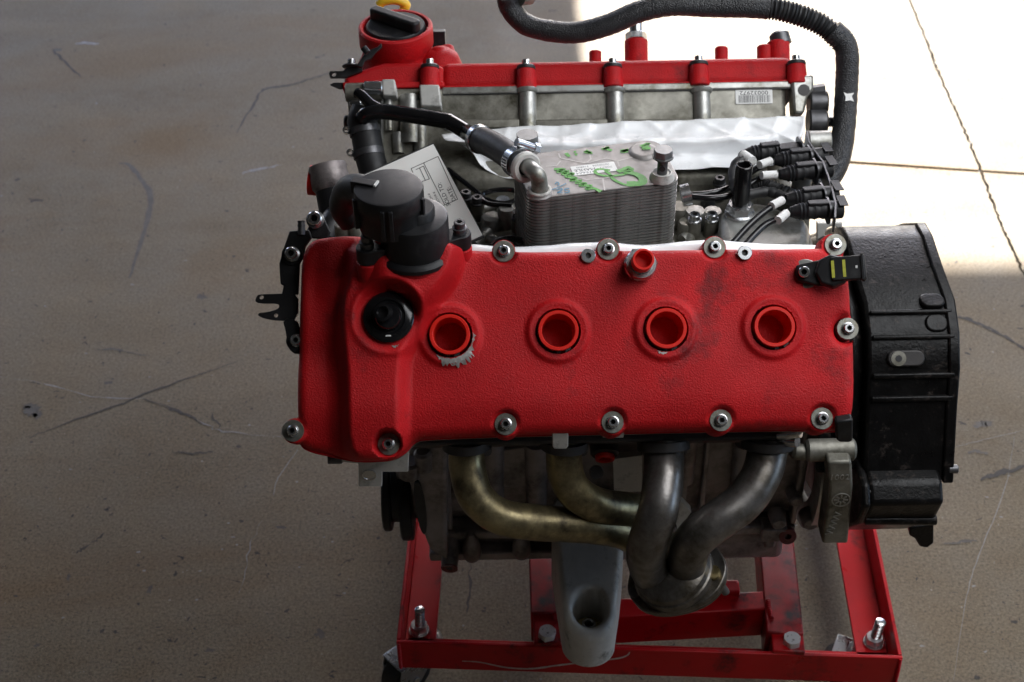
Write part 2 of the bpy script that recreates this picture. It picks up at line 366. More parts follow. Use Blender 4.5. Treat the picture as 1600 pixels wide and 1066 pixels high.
j1 = [(j1[0][0] + d0[0] * k0, j1[0][1] + d0[1] * k0)] + fine + [j1[-1], (j1[-1][0] + d1[0] * k1, j1[-1][1] + d1[1] * k1)]
hw = .0028
jl = [(x - hw, y) for x, y in j1]; jr = [(x + hw * (.6 + .8 * random.random()), y) for x, y in j1]
ja, jb = Z2(1220, 245), Z2(1533, 267.5); jm = min(range(len(j1)), key=lambda i: abs(j1[i][1] - jb[1])); je = Z2(1600, 272)
sx, sy = je[0] - jb[0], je[1] - jb[1]; jend = (jb[0] + sx * 60, jb[1] + sy * 60)
ys = lambda x: jb[1] + (x - jb[0]) * sy / sx
slabL = [(jl[i][0], jl[i][1]) for i in range(0, jm)] + [(jl[jm][0], ys(jl[jm][0]) + .005), (ja[0], ys(ja[0]) + .006), (ja[0], ys(ja[0]) - .006), (jl[jm][0], ys(jl[jm][0]) - .005)] + jl[jm + 1:] + [(-20, -20), (-20, 30)]
slabU = [jr[i] for i in range(0, jm)] + [(jr[jm][0], ys(jr[jm][0]) + .005), (jend[0], ys(jend[0]) + .005), (jend[0], 25)]
slabD = [(jr[jm][0], ys(jr[jm][0]) - .005)] + jr[jm + 1:] + [(jend[0], -20), (jend[0], ys(jend[0]) - .005)]
floor = link('floor', None, Matrix.Identity(4), kind='structure')
for s in (slabL, slabU, slabD): build('floor_slab', MB().prism(s, -.012, 0), 'concrete', floor, sharp=20, kind='structure')
def mark(name, pts, wd, m, z=.0007, jit=.3, n=6, wob=.0015):
    P = [onZ(x, y, z) for x, y in pts]; P = spline(P, n); P = [p + Vector((rng.normal(0, wob), rng.normal(0, wob), 0)) for p in P]
    build(name, MB().ribbon(P, wd, (0, 0, 1), 0, True, jit), m, floor, kind='structure')
mark('floor_crack', [(47, 684), (120, 655), (210, 623), (290, 592), (370, 565)], .0034, 'crack')
mark('floor_scratch', [(0, 588), (65, 598), (145, 619), (225, 623)], .0020, 'pale_scratch', jit=.9)
mark('floor_scratch', [(262, 635), (320, 663), (350, 673), (440, 683)], .0016, 'pale_scratch', jit=.9)
mark('floor_crack', [(225, 622), (285, 645), (320, 663)], .003, 'crack', jit=.9)
mark('scuff_mark', [(185, 255), (202, 258), (220, 280), (235, 305), (231, 340), (220, 380), (202, 435)], .011, 'scuff', jit=.25, wob=.0006)
mark('floor_crack', [(370, 207), (395, 165), (412, 140), (450, 134), (480, 125), (520, 112)], .006, 'crack', jit=.4)
mark('floor_crack', [(82, 77), (100, 95), (125, 120)], .006, 'crack')
mark('floor_scratch', [(118, 68), (136, 67), (156, 69)], .0087, 'pale_scratch', jit=.2)
mark('floor_scratch', [(466, 702), (448, 727), (433, 750), (427, 774)], .0016, 'pale_scratch', wob=.0003)
mark('floor_scratch', [(407, 813), (390, 858), (375, 928)], .0012, 'pale_scratch', jit=.8)
mark('floor_crack', [(1492, 493), (1515, 500), (1540, 510), (1570, 525), (1605, 548)], .008, 'crack', jit=.6)
mark('scuff_mark', [(1531, 749), (1560, 740), (1602, 727)], .010, 'crack', jit=.3)
mark('floor_scratch', [(1585, 683), (1570, 763), (1530, 868), (1510, 933), (1490, 1063)], .0012, 'pale_scratch', wob=.0005)
mark('floor_scratch', [(1492, 699), (1545, 685), (1602, 672)], .0011, 'pale_scratch', wob=.0005)
mark('scuff_mark', [(1522, 667), (1536, 662), (1549, 660)], .012, 'scuff', jit=.6)
mark('scuff_mark', [(1511, 707), (1524, 706), (1541, 709)], .008, 'scuff', jit=.6)
mark('scuff_mark', [(1474, 850), (1500, 848), (1526, 843)], .005, 'scuff', jit=.5)
mark('scuff_mark', [(150, 546), (180, 547), (230, 556)], .006, 'scuff', jit=.8)
mark('scuff_mark', [(268, 706), (300, 708), (335, 705)], .003, 'crack', jit=.5)
mark('scuff_mark', [(330, 645), (335, 655), (345, 668)], .003, 'crack', jit=.5)
mark('scuff_mark', [(120, 865), (140, 850), (165, 832)], .004, 'crack', jit=.8)
mark('floor_scratch', [(380, 270), (400, 265), (440, 258)], .0062, 'pale_scratch', jit=.9)
mark('floor_crack', [(735, 880), (733, 925), (730, 960)], .003, 'crack', jit=.8)
for px, py, rx, ry in ((50, 641, .019, .017), (46, 634, .011, .008), (60, 648, .010, .012), (170, 598, .0085, .0055), (315, 464, .012, .010), (440, 824, .010, .005), (500, 990, .0085, .009), (234, 922, .005, .009), (91, 78, .012, .010), (107, 902, .003, .009), (58, 1008, .005, .004), (328, 1016, .008, .004), (268, 640, .006, .005)):
    c = onZ(px, py, .0007); P = []
    for i in range(22): t = 2 * math.pi * i / 22; q = random.uniform(.45, 1.15); P.append((c.x + rx * q * math.cos(t), c.y + ry * q * math.sin(t), c.z))
    build('oil_spot', MB().add(P, [tuple(range(22))]), 'scuff', floor, recalc=False, kind='structure')
mb = MB()
for _ in range(700):
    px, py = random.uniform(0, 1600), random.uniform(0, 1066)
    if 480 < px < 1300 and py < 700: continue
    c = onZ(px, py, .0006); r = random.uniform(.0009, .0032) * random.choice((1, 1, 1, 1.8)); a = random.uniform(0, 3.14); e = random.uniform(.25, .8)
    P = []
    for i in range(9):
        t = 2 * math.pi * i / 9; q = r * random.uniform(.5, 1.3); x, y = q * math.cos(t), q * e * math.sin(t)
        P.append((c.x + x * math.cos(a) - y * math.sin(a), c.y + x * math.sin(a) + y * math.cos(a), c.z))
    mb.add(P, [tuple(range(9))])
build('floor_flecks', mb, 'crack', floor, recalc=False, kind='stuff')
mb = MB()
for _ in range(130):
    px, py = random.uniform(0, 1600), random.uniform(0, 1066)
    if 480 < px < 1300 and py < 700: continue
    c = onZ(px, py, .0007); r = random.uniform(.001, .003); P = []
    for i in range(7): t = 2 * math.pi * i / 7; q = r * random.uniform(.4, 1.2); P.append((c.x + q * math.cos(t) * 1.3, c.y + q * math.sin(t) * .8, c.z))
    mb.add(P, [tuple(range(7))])
build('paint_flecks', mb, 'pale_scratch', floor, recalc=False, kind='stuff')
# unseen walls and roof added to block sun and sky, with gaps for sun
WY, WH, LEFT_GAP, RY = 12.0, 14.0, -7, 1.8
build('light_block_wall', MB().box((LEFT_GAP, WY, 0), (.115, WY + .2, WH)).box((.115, WY, SUN_GAP_H), (SUN_GAP_R, WY + .2, WH)).box((SUN_GAP_R, WY, 0), (40, WY + .2, WH)).box((-10, WY, SUN_GAP_H), (LEFT_GAP, WY + .2, WH)).box((-40, WY, 0), (-10, WY + .2, WH)), 'wall', kind='structure')
build('light_block_wall', MB().box((-3.2, -3.4, 0), (-3, 1.2, 2.19)), 'wall', kind='structure')
build('light_block_wall', MB().box((-6.2, -3.4, 0), (7, -3.21, 2.19)), 'wall', kind='structure')
build('light_block_roof', MB().box((-5.99, -5, 2.2), (7, RY, 2.35)), 'wall', kind='structure')  # added slab, its edge set to shade the near floor
# ------------------------------------------------------------------ the engine
E = empty('engine', (0.02, 0, .23), label='V8 car engine with two red valve covers, standing on the red stand', cat='engine')
# ---- crankcase
xl, xr = -.20, .278
blk = [(-.118, -.142), (-.142, -.10), (-.145, .0), (-.150, .055), (-.196, .09), (-.090, .196), (-.05, .19), (.05, .19), (.090, .196), (.196, .09), (.150, .055), (.145, .0), (.142, -.10), (.118, -.142)]
FY = frame(CRANK, (0, 1, 0), (0, 0, 1), (1, 0, 0))       # (y, z, x)
block = build('engine_block', MB().prism(blk, xl, xr, FY), 'block', E, bevel=.004)
for px in (700, 768, 842, 1068, 1098, 1160, 1245):
    x = onY(px, 760, -.145).x
    build('rib', MB().box((x - .003, -.154, .315), (x + .003, -.138, .50)), 'block', block, bevel=.002)
for px, py in ((770, 735), (1072, 700), (838, 740), (1160, 740)):
    p = onY(px, py, -.15); build('boss', MB().cyl(p + Vector((0, 0, -.05)), p + Vector((0, 0, .05)), .012, .014, 16), 'block', block)
for (px, py, r) in ((1213, 800, .011), (1262, 800, .012), (1240, 765, .010)):
    p = onY(px, py, -.142); build('boss', MB().cyl(p, p + Vector((0, -.022, 0)), r, r * .8, 18, .002), 'block', block)
# raised side panel between the headers
pp = [onY(x, y, -.152) for x, y in ((775, 705), (835, 695), (850, 760), (785, 765))]
build('side_panel', MB().add([(p.x, p.y, p.z) for p in pp] + [(p.x, p.y + .02, p.z) for p in pp], [(0, 1, 2, 3), (0, 4, 5, 1), (1, 5, 6, 2), (2, 6, 7, 3), (3, 7, 4, 0), (4, 7, 6, 5)]), 'block', block, bevel=.003)
# ---- sump
sump = build('sump', MB().box((-.155, -.128, .240), (.03, .128, .30)).box((.03, -.130, .226), (.268, .130, .288)), 'block', E, bevel=.009, seg=3)
build('sump_rail', MB().box((-.168, -.146, .252), (.030, .146, .266)), 'block', sump, bevel=.003)
build('sump_rail', MB().box((-.165, -.146, .289), (.274, .146, .303)), 'block', sump, bevel=.003)
for px, py in ((737, 862), (815, 858)):
    p = onY(px, py - 6, -.150)
    build('boss', MB().lathe([(.004, .030), (.009, .018), (.0135, .004), (.0145, -.012), (.011, -.022), (.006, -.027), (0, -.028)][::-1], Matrix.Translation(p) @ Matrix.Scale(.8, 4), 20), 'block', sump)
p = onY(705, 868, -.155); q = p + Vector((-.002, -.016, -.004))
build('boss', MB().cyl(p + Vector((0, .03, .02)), q, .012, .0100, 20), 'block', sump)
build('boss_face', MB().ring(axis(q, q - p), .0045, .0102, 0, .0015, 24), 'red_dark', sump)
build('boss_hole', MB().cyl(q - (q - p).normalized() * .001, q + (q - p).normalized() * .0006, .0044), 'dark', sump)
p = onY(1225, 834, -.150)
build('lug', MB().box((p.x - .028, p.y - .003, p.z - .012), (p.x + .004, p.y + .02, p.z + .010)), 'block', sump, bevel=.003)
build('lug', MB().ring(axis(p + Vector((.004, 0, -.002)), (0, -1, .25)), .004, .0105, -.02, .005, 24), 'red_dark', sump)
build('lug', MB().box((p.x - .022, p.y, p.z - .026), (p.x - .008, p.y + .02, p.z - .010)), 'block', sump, bevel=.003)
build('lug', MB().box((onY(965, 840, -.15).x, -.152, .292), (onY(1010, 840, -.15).x, -.13, .312)), 'block', sump, bevel=.005)

# ---- cylinder heads
def head_prism(F, s0, s1, h0, h1, x0, x1, m): return MB().prism(rrect(x0, s0, x1, s1, .008), h0, h1, F)
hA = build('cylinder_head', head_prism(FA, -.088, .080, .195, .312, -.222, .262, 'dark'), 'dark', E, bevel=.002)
hB = build('cylinder_head', head_prism(FB, -.088, .078, .195, .324, -.232, .268, 'alu'), 'alu_dirty', E, bevel=.002, label='grey cylinder head with round columns and a barcode sticker')
# far head: inner side wall seen over the valley
def bx(px, py, s=.085): v = B(px, py, s); return v.x, v.z
_, hlip0 = bx(960, 130); _, hlip1 = bx(960, 141)
build('flange', MB().prism(rrect(bx(690, 130)[0], .06, bx(1238, 130)[0], .0815, .002), hlip1, hlip0, FB), 'alu', hB, bevel=.0015)
for px in (824, 961, 1097):
    x, h1 = bx(px, 137); _, h0 = bx(px, 215)
    build('column', MB().cyl(FB @ Vector((x, .078, h0)), FB @ Vector((x, .078, h1 - .004)), .0105, .0105, 24), 'alu', hB)
    build('column', MB().cyl(FB @ Vector((x, .078, h1 - .005)), FB @ Vector((x, .078, h1 + .0005)), .0125, .0135, 24, .001), 'alu', hB)
for a, b in ((695, 812), (836, 950), (972, 1086), (1108, 1235)):   # recessed panels' lower ledges
    xa, hh = bx(a, 186); xb, _ = bx(b, 186)
    build('ledge', MB().prism(rrect(xa, .070, xb, .083, .002), hh - .012, hh, FB), 'alu_dirty', hB, bevel=.002)
# barcode sticker, fixed upside down
x, h = bx(1179.5, 149); Ms = FB @ frame((x, .0788, h), (-1, 0, 0), (0, 0, -1), (0, 1, 0))
x0, x1 = bx(1151, 149)[0], bx(1209, 149)[0]; LW = x1 - x0; LH = bx(1180, 138)[1] - bx(1180, 160)[1]
lab = build('barcode_label', MB().prism(rrect(-LW / 2, -LH / 2, LW / 2, LH / 2, .001), 0, .0004, Ms), 'label', hB)
t = text('label_digits', '00032972', LH * .40, Ms @ Matrix.Translation((0, -LH * .28, .0004)), 'ink', lab, .0001, 1.25)
mb = MB(); xx = -LW * .43
random.seed(3)
while xx < LW * .40:
    wd = random.choice((.0004, .0004, .0008, .0011)); mb.box((xx, -LH * .10, .0004), (xx + wd, LH * .42, .00055), Ms); xx += wd + random.choice((.0004, .0005, .0009))
build('barcode_bars', mb, 'ink_grey', lab, kind='stuff')
# rear corner of the far head
x, h = bx(1252, 142); build('corner_lug', MB().prism([bx(1236, 119), bx(1271, 117), bx(1271, 140), bx(1262, 152), bx(1256, 178), bx(1240, 178)], .060, .087, FB @ frame((0, 0, 0), (1, 0, 0), (0, 0, 1), (0, 1, 0))), 'alu', hB, bevel=.003)
p = Bw(1256, 141, .087); build('lug_hole', MB().cyl(p, p + EB * .0007, .007), 'dark', hB)
for px, py, r, L in ((1263, 161, .015, .022), (1262, 191, .016, .022)):
    p = Bw(px, py, .07); build('plug', MB().cyl(p, p + Vector((L, 0, 0)), r, r, 24, .002), 'dark_steel', hB)
p = Bw(1262, 191, .07); build('plug', MB().cyl(p + Vector((L, 0, 0)), p + Vector((L + .008, 0, 0)), .006, .006, 12), 'dark_steel', hB)
p = Bw(1270, 141, .075); build('plug', MB().cyl(p, p + Vector((.014, 0, .002)), .006, .006, 6), 'dark_steel', hB)
# far head: timing end
FBX = FB @ frame((0, 0, 0), (1, 0, 0), (0, 0, 1), (0, -1, 0))    # x, h, -s
tc = build('timing_case', MB().prism([bx(*p) for p in ((538, 139), (692, 136), (692, 166), (668, 180), (664, 245), (640, 285), (596, 285), (594, 215), (566, 205), (545, 170))], -.083, .06, FBX), 'alu_dirty', E, bevel=.004)
build('block', MB().prism([bx(*p, s=.10) for p in ((655, 132), (686, 132), (690, 166), (657, 166))], -.100, -.07, FBX), 'alu_clean', tc, bevel=.002)
build('block', MB().prism([bx(*p, s=.10) for p in ((597, 125), (617, 125), (621, 151), (598, 151))], -.104, -.07, FBX), 'alu_clean', tc, bevel=.002)
p = Bw(569, 138, .098); q = Bw(598, 138, .098); build('stub', MB().cyl(p, q, .0085, .0085, 18, .001), 'steel', tc)
p = Bw(540, 145, .09); q = Bw(598, 143, .09); build('stub', MB().cyl(p, q, .011, .011, 18, .001), 'alu_dirty', tc)
for px, a, b, r in ((607, 152, 205, .005), (656, 160, 236, .008), (622, 208, 240, .007), (640, 150, 225, .012)):
    build('rib', MB().cyl(Bw(px, a, .084), Bw(px + 1, b, .084), r, r, 14), 'alu', tc)
build('seam', MB().prism([bx(*p, s=.09) for p in ((596, 155), (599, 155), (597, 280), (594, 280))], -.091, -.06, FBX), 'alu', tc)
for px, py, m in ((567, 162, 'steel'), (591, 215, 'dark_steel'), (592, 250, 'steel'), (592, 175, 'steel')):
    p = Bw(px, py, .088); build('stub', MB().cyl(p - Vector((.014, 0, 0)), p + EB * .004, .0065, .0055, 14, .001), m, tc)
p = Bw(546, 165, .075); build('boss', MB().cyl(p, p + Vector((.02, 0, 0)), .017, .014, 20, .003), 'alu_dirty', tc)
p = Bw(546, 192, .06); build('bolt', MB().cyl(p - Vector((.006, 0, 0)), p + Vector((.02, 0, 0)), .009, .009, 16, .001), 'dark_steel', tc)
# black coolant hose down the far timing end, with wire clips
ho = build('coolant_hose', MB().tube([Bw(572, 172, .10), Bw(566, 190, .10), Bw(572, 212, .10), Bw(577, 240, .10), Bw(586, 275, .10)], .0175, 16, 8), 'rubber', E)
for px, py in ((570, 205), (576, 240)):
    p = Bw(px, py, .10); ax = Bw(px + 5, py + 25, .10) - p
    build('hose_band', MB().ring(axis(p, ax), .0172, .0186, -.004, .004, 28), 'dark_steel', ho)
    e = p + Vector((-.021, 0, 0)) + EB * .004; build('hose_clip', MB().ring(axis(e, (0, -.7, .7)), .0028, .0042, -.004, .004, 14), 'steel', ho)
# ---- black vapour pipe to the cooler
P = [Bw(558, 146, .115), Bw(565, 149, .118), Bw(580, 163, .12), Bw(596, 171, .12), Bw(602, 173, .12)]
vp = build('coolant_pipe', MB().tube(P, .0065, 14, 6), 'gloss', E)
P = [Bw(566, 186, .115), Bw(574, 178, .12), Bw(590, 175, .122), Bw(604, 175, .122), Bw(640, 180, .128), Bw(696, 189, .138), Bw(705, 192, .14), Bw(730, 207, .15), Bw(746, 217, .156)]
build('pipe_run', MB().tube(P, .0092, 16, 6), 'gloss', vp)

# ---- near valve cover: one relief casting
x_l, x_r = A(462, 560).x, A(1337, 600).x
OUT = [A2(*p) for p in ((485, 374), (515, 369), (545, 365), (600, 372), (735, 393), (1000, 389), (1285, 386), (1311, 385), (1323, 400), (1331, 450), (1332, 490), (1337, 530), (1338, 640), (1331, 664), (1314, 674), (1250, 669), (960, 675), (660, 683), (642, 690), (632, 704), (612, 717), (580, 720), (550, 720), (518, 713), (468, 702), (461, 685), (462, 560), (466, 470), (470, 400))]
OUT = smooth_poly(OUT, 2)
LOBES = [(790, 663, .0145), (957, 660, .0145), (1126, 657, .0145), (1283, 655, .0145), (607, 694, .0145), (458, 673, .0125), (1304, 383, .0125)]
LOBES = [(*A2(a, b), r) for a, b, r in LOBES]
NOTCH = [(*A2(1326, 515), .0125)]
BOLTS = [(787, 393), (950, 390), (1116, 387), (1305, 383), (1324, 514), (790, 663), (957, 660), (1126, 657), (1284, 654), (607, 694), (457, 673)]
BX = [A2(*b, h=.343) for b in BOLTS]
WELLS = [A2(*p) for p in ((703, 524), (872, 518), (1040, 514.5), (1208, 512))]
PLAT = smooth_poly([A2(*p) for p in ((548, 372), (545, 430), (528, 480), (532, 540), (538, 600), (536, 730), (616, 730), (634, 690), (634, 570), (646, 535), (664, 500), (700, 455), (718, 425), (728, 372))], 2)
SEAT = A2(608, 497, .366)
BUL = A2(648, 392, .39); s628 = A(900, 634).y; x526 = A(526, 560).x; x470 = A(470, 560).x; s440 = A(900, 440).y
def sdA(x, y):
    s = sdpoly(OUT, x, y)
    for a, b, r in LOBES: s = np.minimum(s, np.hypot(x - a, y - b) - r)
    for a, b, r in NOTCH: s = np.maximum(s, r - np.hypot(x - a, y - b))
    return s
def hA_(x, y, s):
    H = np.full(x.shape, .352)
    H -= .36 * .006 * np.log1p(np.exp((s628 - y) / .006))
    H += .0015 * np.sin(x * 31 + 1) * np.sin(y * 40)
    left = 1 - sst(x526 - .012, x526 + .012, x)
    H -= .010 * left * sst(s440 + .03, s440 - .06, y)
    wav = .004 * np.exp(-((y - (s440 - .065)) / .016) ** 2) * left + .006 * np.exp(-((y - s440) / .022) ** 2 - ((x - x470 - .012) / .014) ** 2); H += .004 * left - wav
    sp = sdpoly(PLAT, x, y); pl = 1 - sst(-.0095, .0065, sp); low = sst(.35, 1, (s440 - y) / .11)
    H += .021 * pl * (1 - .15 * low)
    d = np.hypot((x - BUL[0]), (y - BUL[1]) * .85); H += .022 * (1 - sst(.030, .064, d)) * (pl * .8 + .2)
    d = np.hypot(x - SEAT[0], y - SEAT[1]); k = 1 - sst(.0235, .037, d); H = H * (1 - k) + .369 * k
    H += .0025 * np.exp(-((d - .034) / .004) ** 2)
    for a, b in WELLS:
        d = np.hypot(x - a, y - b); H += .0034 * (1 - sst(.0265, .0325, d)) + .0012 * np.exp(-((d - .029) / .003) ** 2); H = np.where(d < .0222, .322, H)
    r = .011; dd = np.clip(-s, 0, r); H = H - r + np.sqrt(np.maximum(r * r - (r - dd) ** 2, 0)) * (1 - 0.0)
    for i, (a, b) in enumerate(BX):
        d = np.hypot(x - a, y - b); lvl = .343 if i not in (9, 10) else .339
        k = 1 - sst(.0118, .0148, d); H = np.where(d < .0148, np.minimum(H, H * (1 - k) + lvl * k) if False else H * (1 - k) + np.minimum(lvl, 9) * k, H)
    return H
mbA = relief(sdA, hA_, (x_l - .03, A(900, 735).y, x_r + .03, A(900, 355).y), .0016, .318, FA, [(a, b, .0222) for a, b in WELLS])
vcA = build('valve_cover', mbA, 'red', E, sharp=60, recalc=False, label='red wrinkle finish valve cover facing the camera with four plug wells')
# flange, gasket and rail under the near cover
def offs(P, d):
    P = np.array(P); a = np.roll(P, 1, 0); b = np.roll(P, -1, 0); t = b - a; t /= np.linalg.norm(t, axis=1)[:, None] + 1e-12; n = np.stack([t[:, 1], -t[:, 0]], 1)
    ar = .5 * np.sum(P[:, 0] * np.roll(P[:, 1], -1) - np.roll(P[:, 0], -1) * P[:, 1]); n *= 1 if ar > 0 else -1
    return [tuple(q) for q in P + n * d]
build('cover_flange', MB().prism(offs(OUT, .0012), .317, .324, FA), 'red', vcA, bevel=.001)
build('gasket', MB().prism(offs(OUT, .0004), .3125, .317, FA), 'rubber', vcA)
build('head_rail', MB().prism(offs(OUT, .001), .300, .3125, FA), 'alu_dirty', hA, bevel=.001)
for i, b in enumerate(BOLTS): sbolt(FA @ Vector((*BX[i], .343 if i not in (9, 10) else .339)), NA, vcA, sc=1.0)
for i in (4,):                      # pillar of the rear bolt
    build('pillar', MB().cyl(FA @ Vector((*BX[i], .30)), FA @ Vector((*BX[i], .3428)), .0108, .0108, 24), 'alu', vcA)
for i in (0, 1, 2):
    build('bolt_seat', MB().cyl(FA @ Vector((*BX[i], .318)), FA @ Vector((*BX[i], .3428)), .0116, .0116, 24), 'red', vcA)
for px, py in ((919, 400.5), (1163, 396)):
    p = Aw(px, py, .352); build('standoff', MB().ring(axis(p, NA), .0026, .0072, -.004, .004, 28, .0006), 'steel', vcA); build('standoff_hole', MB().cyl(p - NA * .002, p + NA * .0005, .0026), 'dark', vcA)
# breather fitting
p = Aw(1000, 415, .352); ft = build('breather_fitting', MB().lathe([(.0158, -.002), (.0158, .004), (.0142, .006)], axis(p, NA), 32), 'steel', vcA)
zf = (Vector((0, 0, 1)) * .5 + NA * .5).normalized(); zf = NA
build('breather_nut', MB().lathe([(.0165, .005), (.0165, .013), (.0145, .0145), (.011, .0145), (.0105, .020), (.0, .020)], axis(p, zf), 24, hexes=(0, 1)), 'steel', vcA)
# dark plug on the timing end of the near cover
p = FA @ Vector((*SEAT, .3695))
pg = build('breather_plug', MB().lathe([(.0245, 0), (.0245, .004), (.022, .0062), (.0165, .0072), (.0155, .006), (.0135, .006), (.0125, .012), (.0112, .0135), (.0, .0135)], axis(p, NA), 40), 'gloss', vcA)
build('plug_socket', MB().lathe([(.0062, 0), (.0088, .0005), (.0088, .005), (.0058, .006), (.0055, .002), (.0, .0015)], axis(p + NA * .0132 + Vector((-.003, 0, .003)), NA + Vector((-.2, 0, .2))), 24, hexes=(4, 5)), 'gloss', vcA)
build('plug_key', MB().box((-.0025, -.0005, 0), (.0025, .0008, .0006), axis(p + NA * .0066 - EA * .0185, NA)), 'tape', vcA)

# ---- oil vapour separator on the near cover (black)
V0 = FA @ A(649, 389, .376); UPZ = Vector((0, 0, 1))
def vz(px, py, base):      # height above base of the sight line where it passes the base's vertical plane facing the camera
    return onY(px, py, base.y).z - base.z
sep = build('oil_separator', MB().lathe([(.0385, -.004), (.0385, .0), (.036, .003), (.0335, .004), (.0332, .0355), (.0325, .038), (.030, .039), (0, .039)], Matrix.Translation(V0), 56), 'plastic', E, label='black two tier oil separator on the near valve cover')
build('neck', MB().lathe([(.0375, -.026), (.0375, -.012), (.037, -.006), (.0365, -.0035), (0, -.0035)], Matrix.Translation(V0), 40), 'red', vcA)
top = onY(607, 291, V0.y - .004); top.z = top.z
zt = onZ(607, 292, V0.z + .072); T0 = Vector((zt.x, zt.y, V0.z))
build('upper_chamber', MB().lathe([(.0305, .030), (.0310, .052), (.0325, .054), (.0325, .070), (.0318, .0715), (.030, .072), (0, .072)], Matrix.Translation(T0), 56), 'plastic', sep)
m0 = onZ(650, 323, V0.z + .049)
build('lobe', MB().lathe([(.0175, -.02), (.0175, -.002), (.016, 0), (0, 0)], Matrix.Translation(m0), 36), 'plastic', sep)
for a in (200, 262, 275, 340):
    d = Vector((math.cos(R(a)), math.sin(R(a)), 0)); p = T0 + d * .0322
    build('rib', MB().box((-.002, -.003, .034), (.002, .003, .066), frame(p, d.cross(UPZ), d, UPZ)), 'plastic', sep, bevel=.0005)
pa = onZ(556, 283, V0.z + .073); pb = onZ(585, 288, V0.z + .073); d = (pb - pa).normalized()
build('pointer', MB().box((-.004, -.0045, -.012), ((pb - pa).length, .0045, .0015), frame(pa, d, UPZ.cross(d), UPZ)), 'plastic', sep, bevel=.0006)
build('pointer_mark', MB().box((-.001, -.0045, .0), (.001, .0045, .002), frame(pb + d * .002, d, UPZ.cross(d), UPZ)), 'tape', sep)
bL, bR = onZ(573, 377, V0.z + .020), onZ(718, 355, V0.z + .012)
for q, nm in ((bL, 0), (bR, 1)):
    d = Vector((V0.x - q.x, V0.y - q.y, 0)); L = d.length; d.normalize(); Mq = frame(Vector((q.x, q.y, V0.z + (.010 if nm == 0 else .002))), d, UPZ.cross(d), UPZ)
    build('ear', MB().prism([(L - .02, -.011), (L - .02, .011)] + [(-.0005 + .0105 * math.cos(R(t)), .0105 * math.sin(R(t))) for t in range(70, 295, 15)], -.012, .004, Mq), 'plastic', sep, bevel=.001)
    build('ear_boss', MB().prism(circ(0, 0, .0115, 20), -.040, -.0125, Mq), 'red', vcA, bevel=.001)
    build('collar', MB().lathe([(.0066, 0), (.0066, .005), (0, .005)], Matrix.Translation((q.x, q.y, V0.z + (.014 if nm == 0 else .006))), 20), 'dark_steel', sep)
    sbolt(Vector((q.x, q.y, V0.z + (.018 if nm == 0 else .010))), (0, 0, 1), sep, 'dark_steel', 1.15, washer=False)
# crankcase hose from the separator back to the elbow
e1 = onY(548, 305, V0.y + .035)
eh = build('breather_elbow', MB().tube([T0 + Vector((-.02, .01, .045)), onY(572, 300, V0.y + .02), onY(548, 297, V0.y + .04), onY(538, 322, V0.y + .05), onY(552, 345, V0.y + .05)], .0148, 18, 8), 'rubber', E)
c0, c1 = onY(514, 272, .0), onY(527, 335, -.03)
tb = build('coolant_outlet', MB().cyl(c1 + (c1 - c0) * .3, c0 + (c1 - c0) * .25, .0195, .0185, 28), 'plastic', E)
ax = (c0 - c1).normalized()
build('outlet_collar', MB().lathe([(.019, -.004), (.0215, 0), (.0215, .010), (.0205, .016), (.0215, .020), (.0205, .024), (.017, .024), (.0165, .012), (0, .012)], axis(c0 - ax * .014, ax), 36), 'block', tb)
build('outlet_cap', MB().lathe([(.0165, 0), (.0165, .013), (0, .013)], axis(c0 + Vector((-.010, .004, -.012)), Vector((-1, .1, .1))), 28), 'red_plug', tb)
build('outlet_foot', MB().tube([c1, onY(522, 345, -.05), onY(506, 372, -.07)], .014, 14, 6), 'plastic', tb)
for px, py, r in ((534, 350, .009), (551, 345, .008), (540, 337, .006)):
    p = onY(px, py, -.10); build('fitting', MB().cyl(p - Vector((0, 0, .03)), p, r, r * .9, 12, .001), 'alu_dirty', tb)
p = onY(541, 340, -.1); build('fitting_bolt', MB().cyl(p, p + Vector((0, 0, .010)), .005), 'steel', tb)

# ---- black bracket on the timing end of the near cover
hb = .330
def ap(L, h=hb): return [A2(x, y, h) for x, y in L]
br = build('bracket', MB().prism(ap([(452, 361), (483, 359), (487, 372), (477, 385), (474, 402), (468, 412), (466, 460), (440, 460), (443, 446), (438, 444), (436, 412), (440, 397)]), hb - .005, hb, FA), 'plastic', E, bevel=.0012)
build('tab', MB().prism(smooth_poly(ap([(401, 463), (404, 460), (440, 459), (466, 457), (465, 500), (440, 501), (424, 500), (404, 495), (403, 489), (418, 488), (434, 483), (437, 478), (433, 474), (405, 474), (398, 471)]), 1), hb - .004, hb, FA, holes=[circ(*A2(408.5, 464.5, hb), .0022, 10), circ(*A2(431, 493, hb), .0022, 10)]), 'plastic', br, bevel=.0006)
build('leg', MB().prism(smooth_poly(ap([(441, 498), (464, 499), (468, 515), (478, 522), (483, 535), (478, 547), (463, 555), (450, 545), (447, 520)]), 1), hb - .006, hb + .001, FA), 'plastic', br, bevel=.001)
for px, py, r in ((457, 398, 1.25), (464, 533, 1.05)):
    p = Aw(px, py, hb); build('bolt_seat', MB().lathe([(.0105, 0), (.0105, .002), (.0, .002)], axis(p, NA), 24), 'plastic', br); sbolt(p + NA * .002, NA, br, 'steel', r, washer=False)
p = onY(471, 357, -.17); q = Aw(471, 352, hb); build('stud', MB().tube([q - EA * .01, q + EA * .004], .0038, 12, 6, rf=lambda a: 1 + .10 * math.sin(a * 4200)), 'dark_steel', br)
build('rear_arm', MB().prism(ap([(478, 362), (484, 350), (494, 340), (506, 340), (516, 362), (512, 372), (488, 372)], .30), .294, .30, FA), 'plastic', br, bevel=.001)
p = Aw(493, 344, .30); sbolt(p, NA, br, 'steel', 1.5, washer=False)

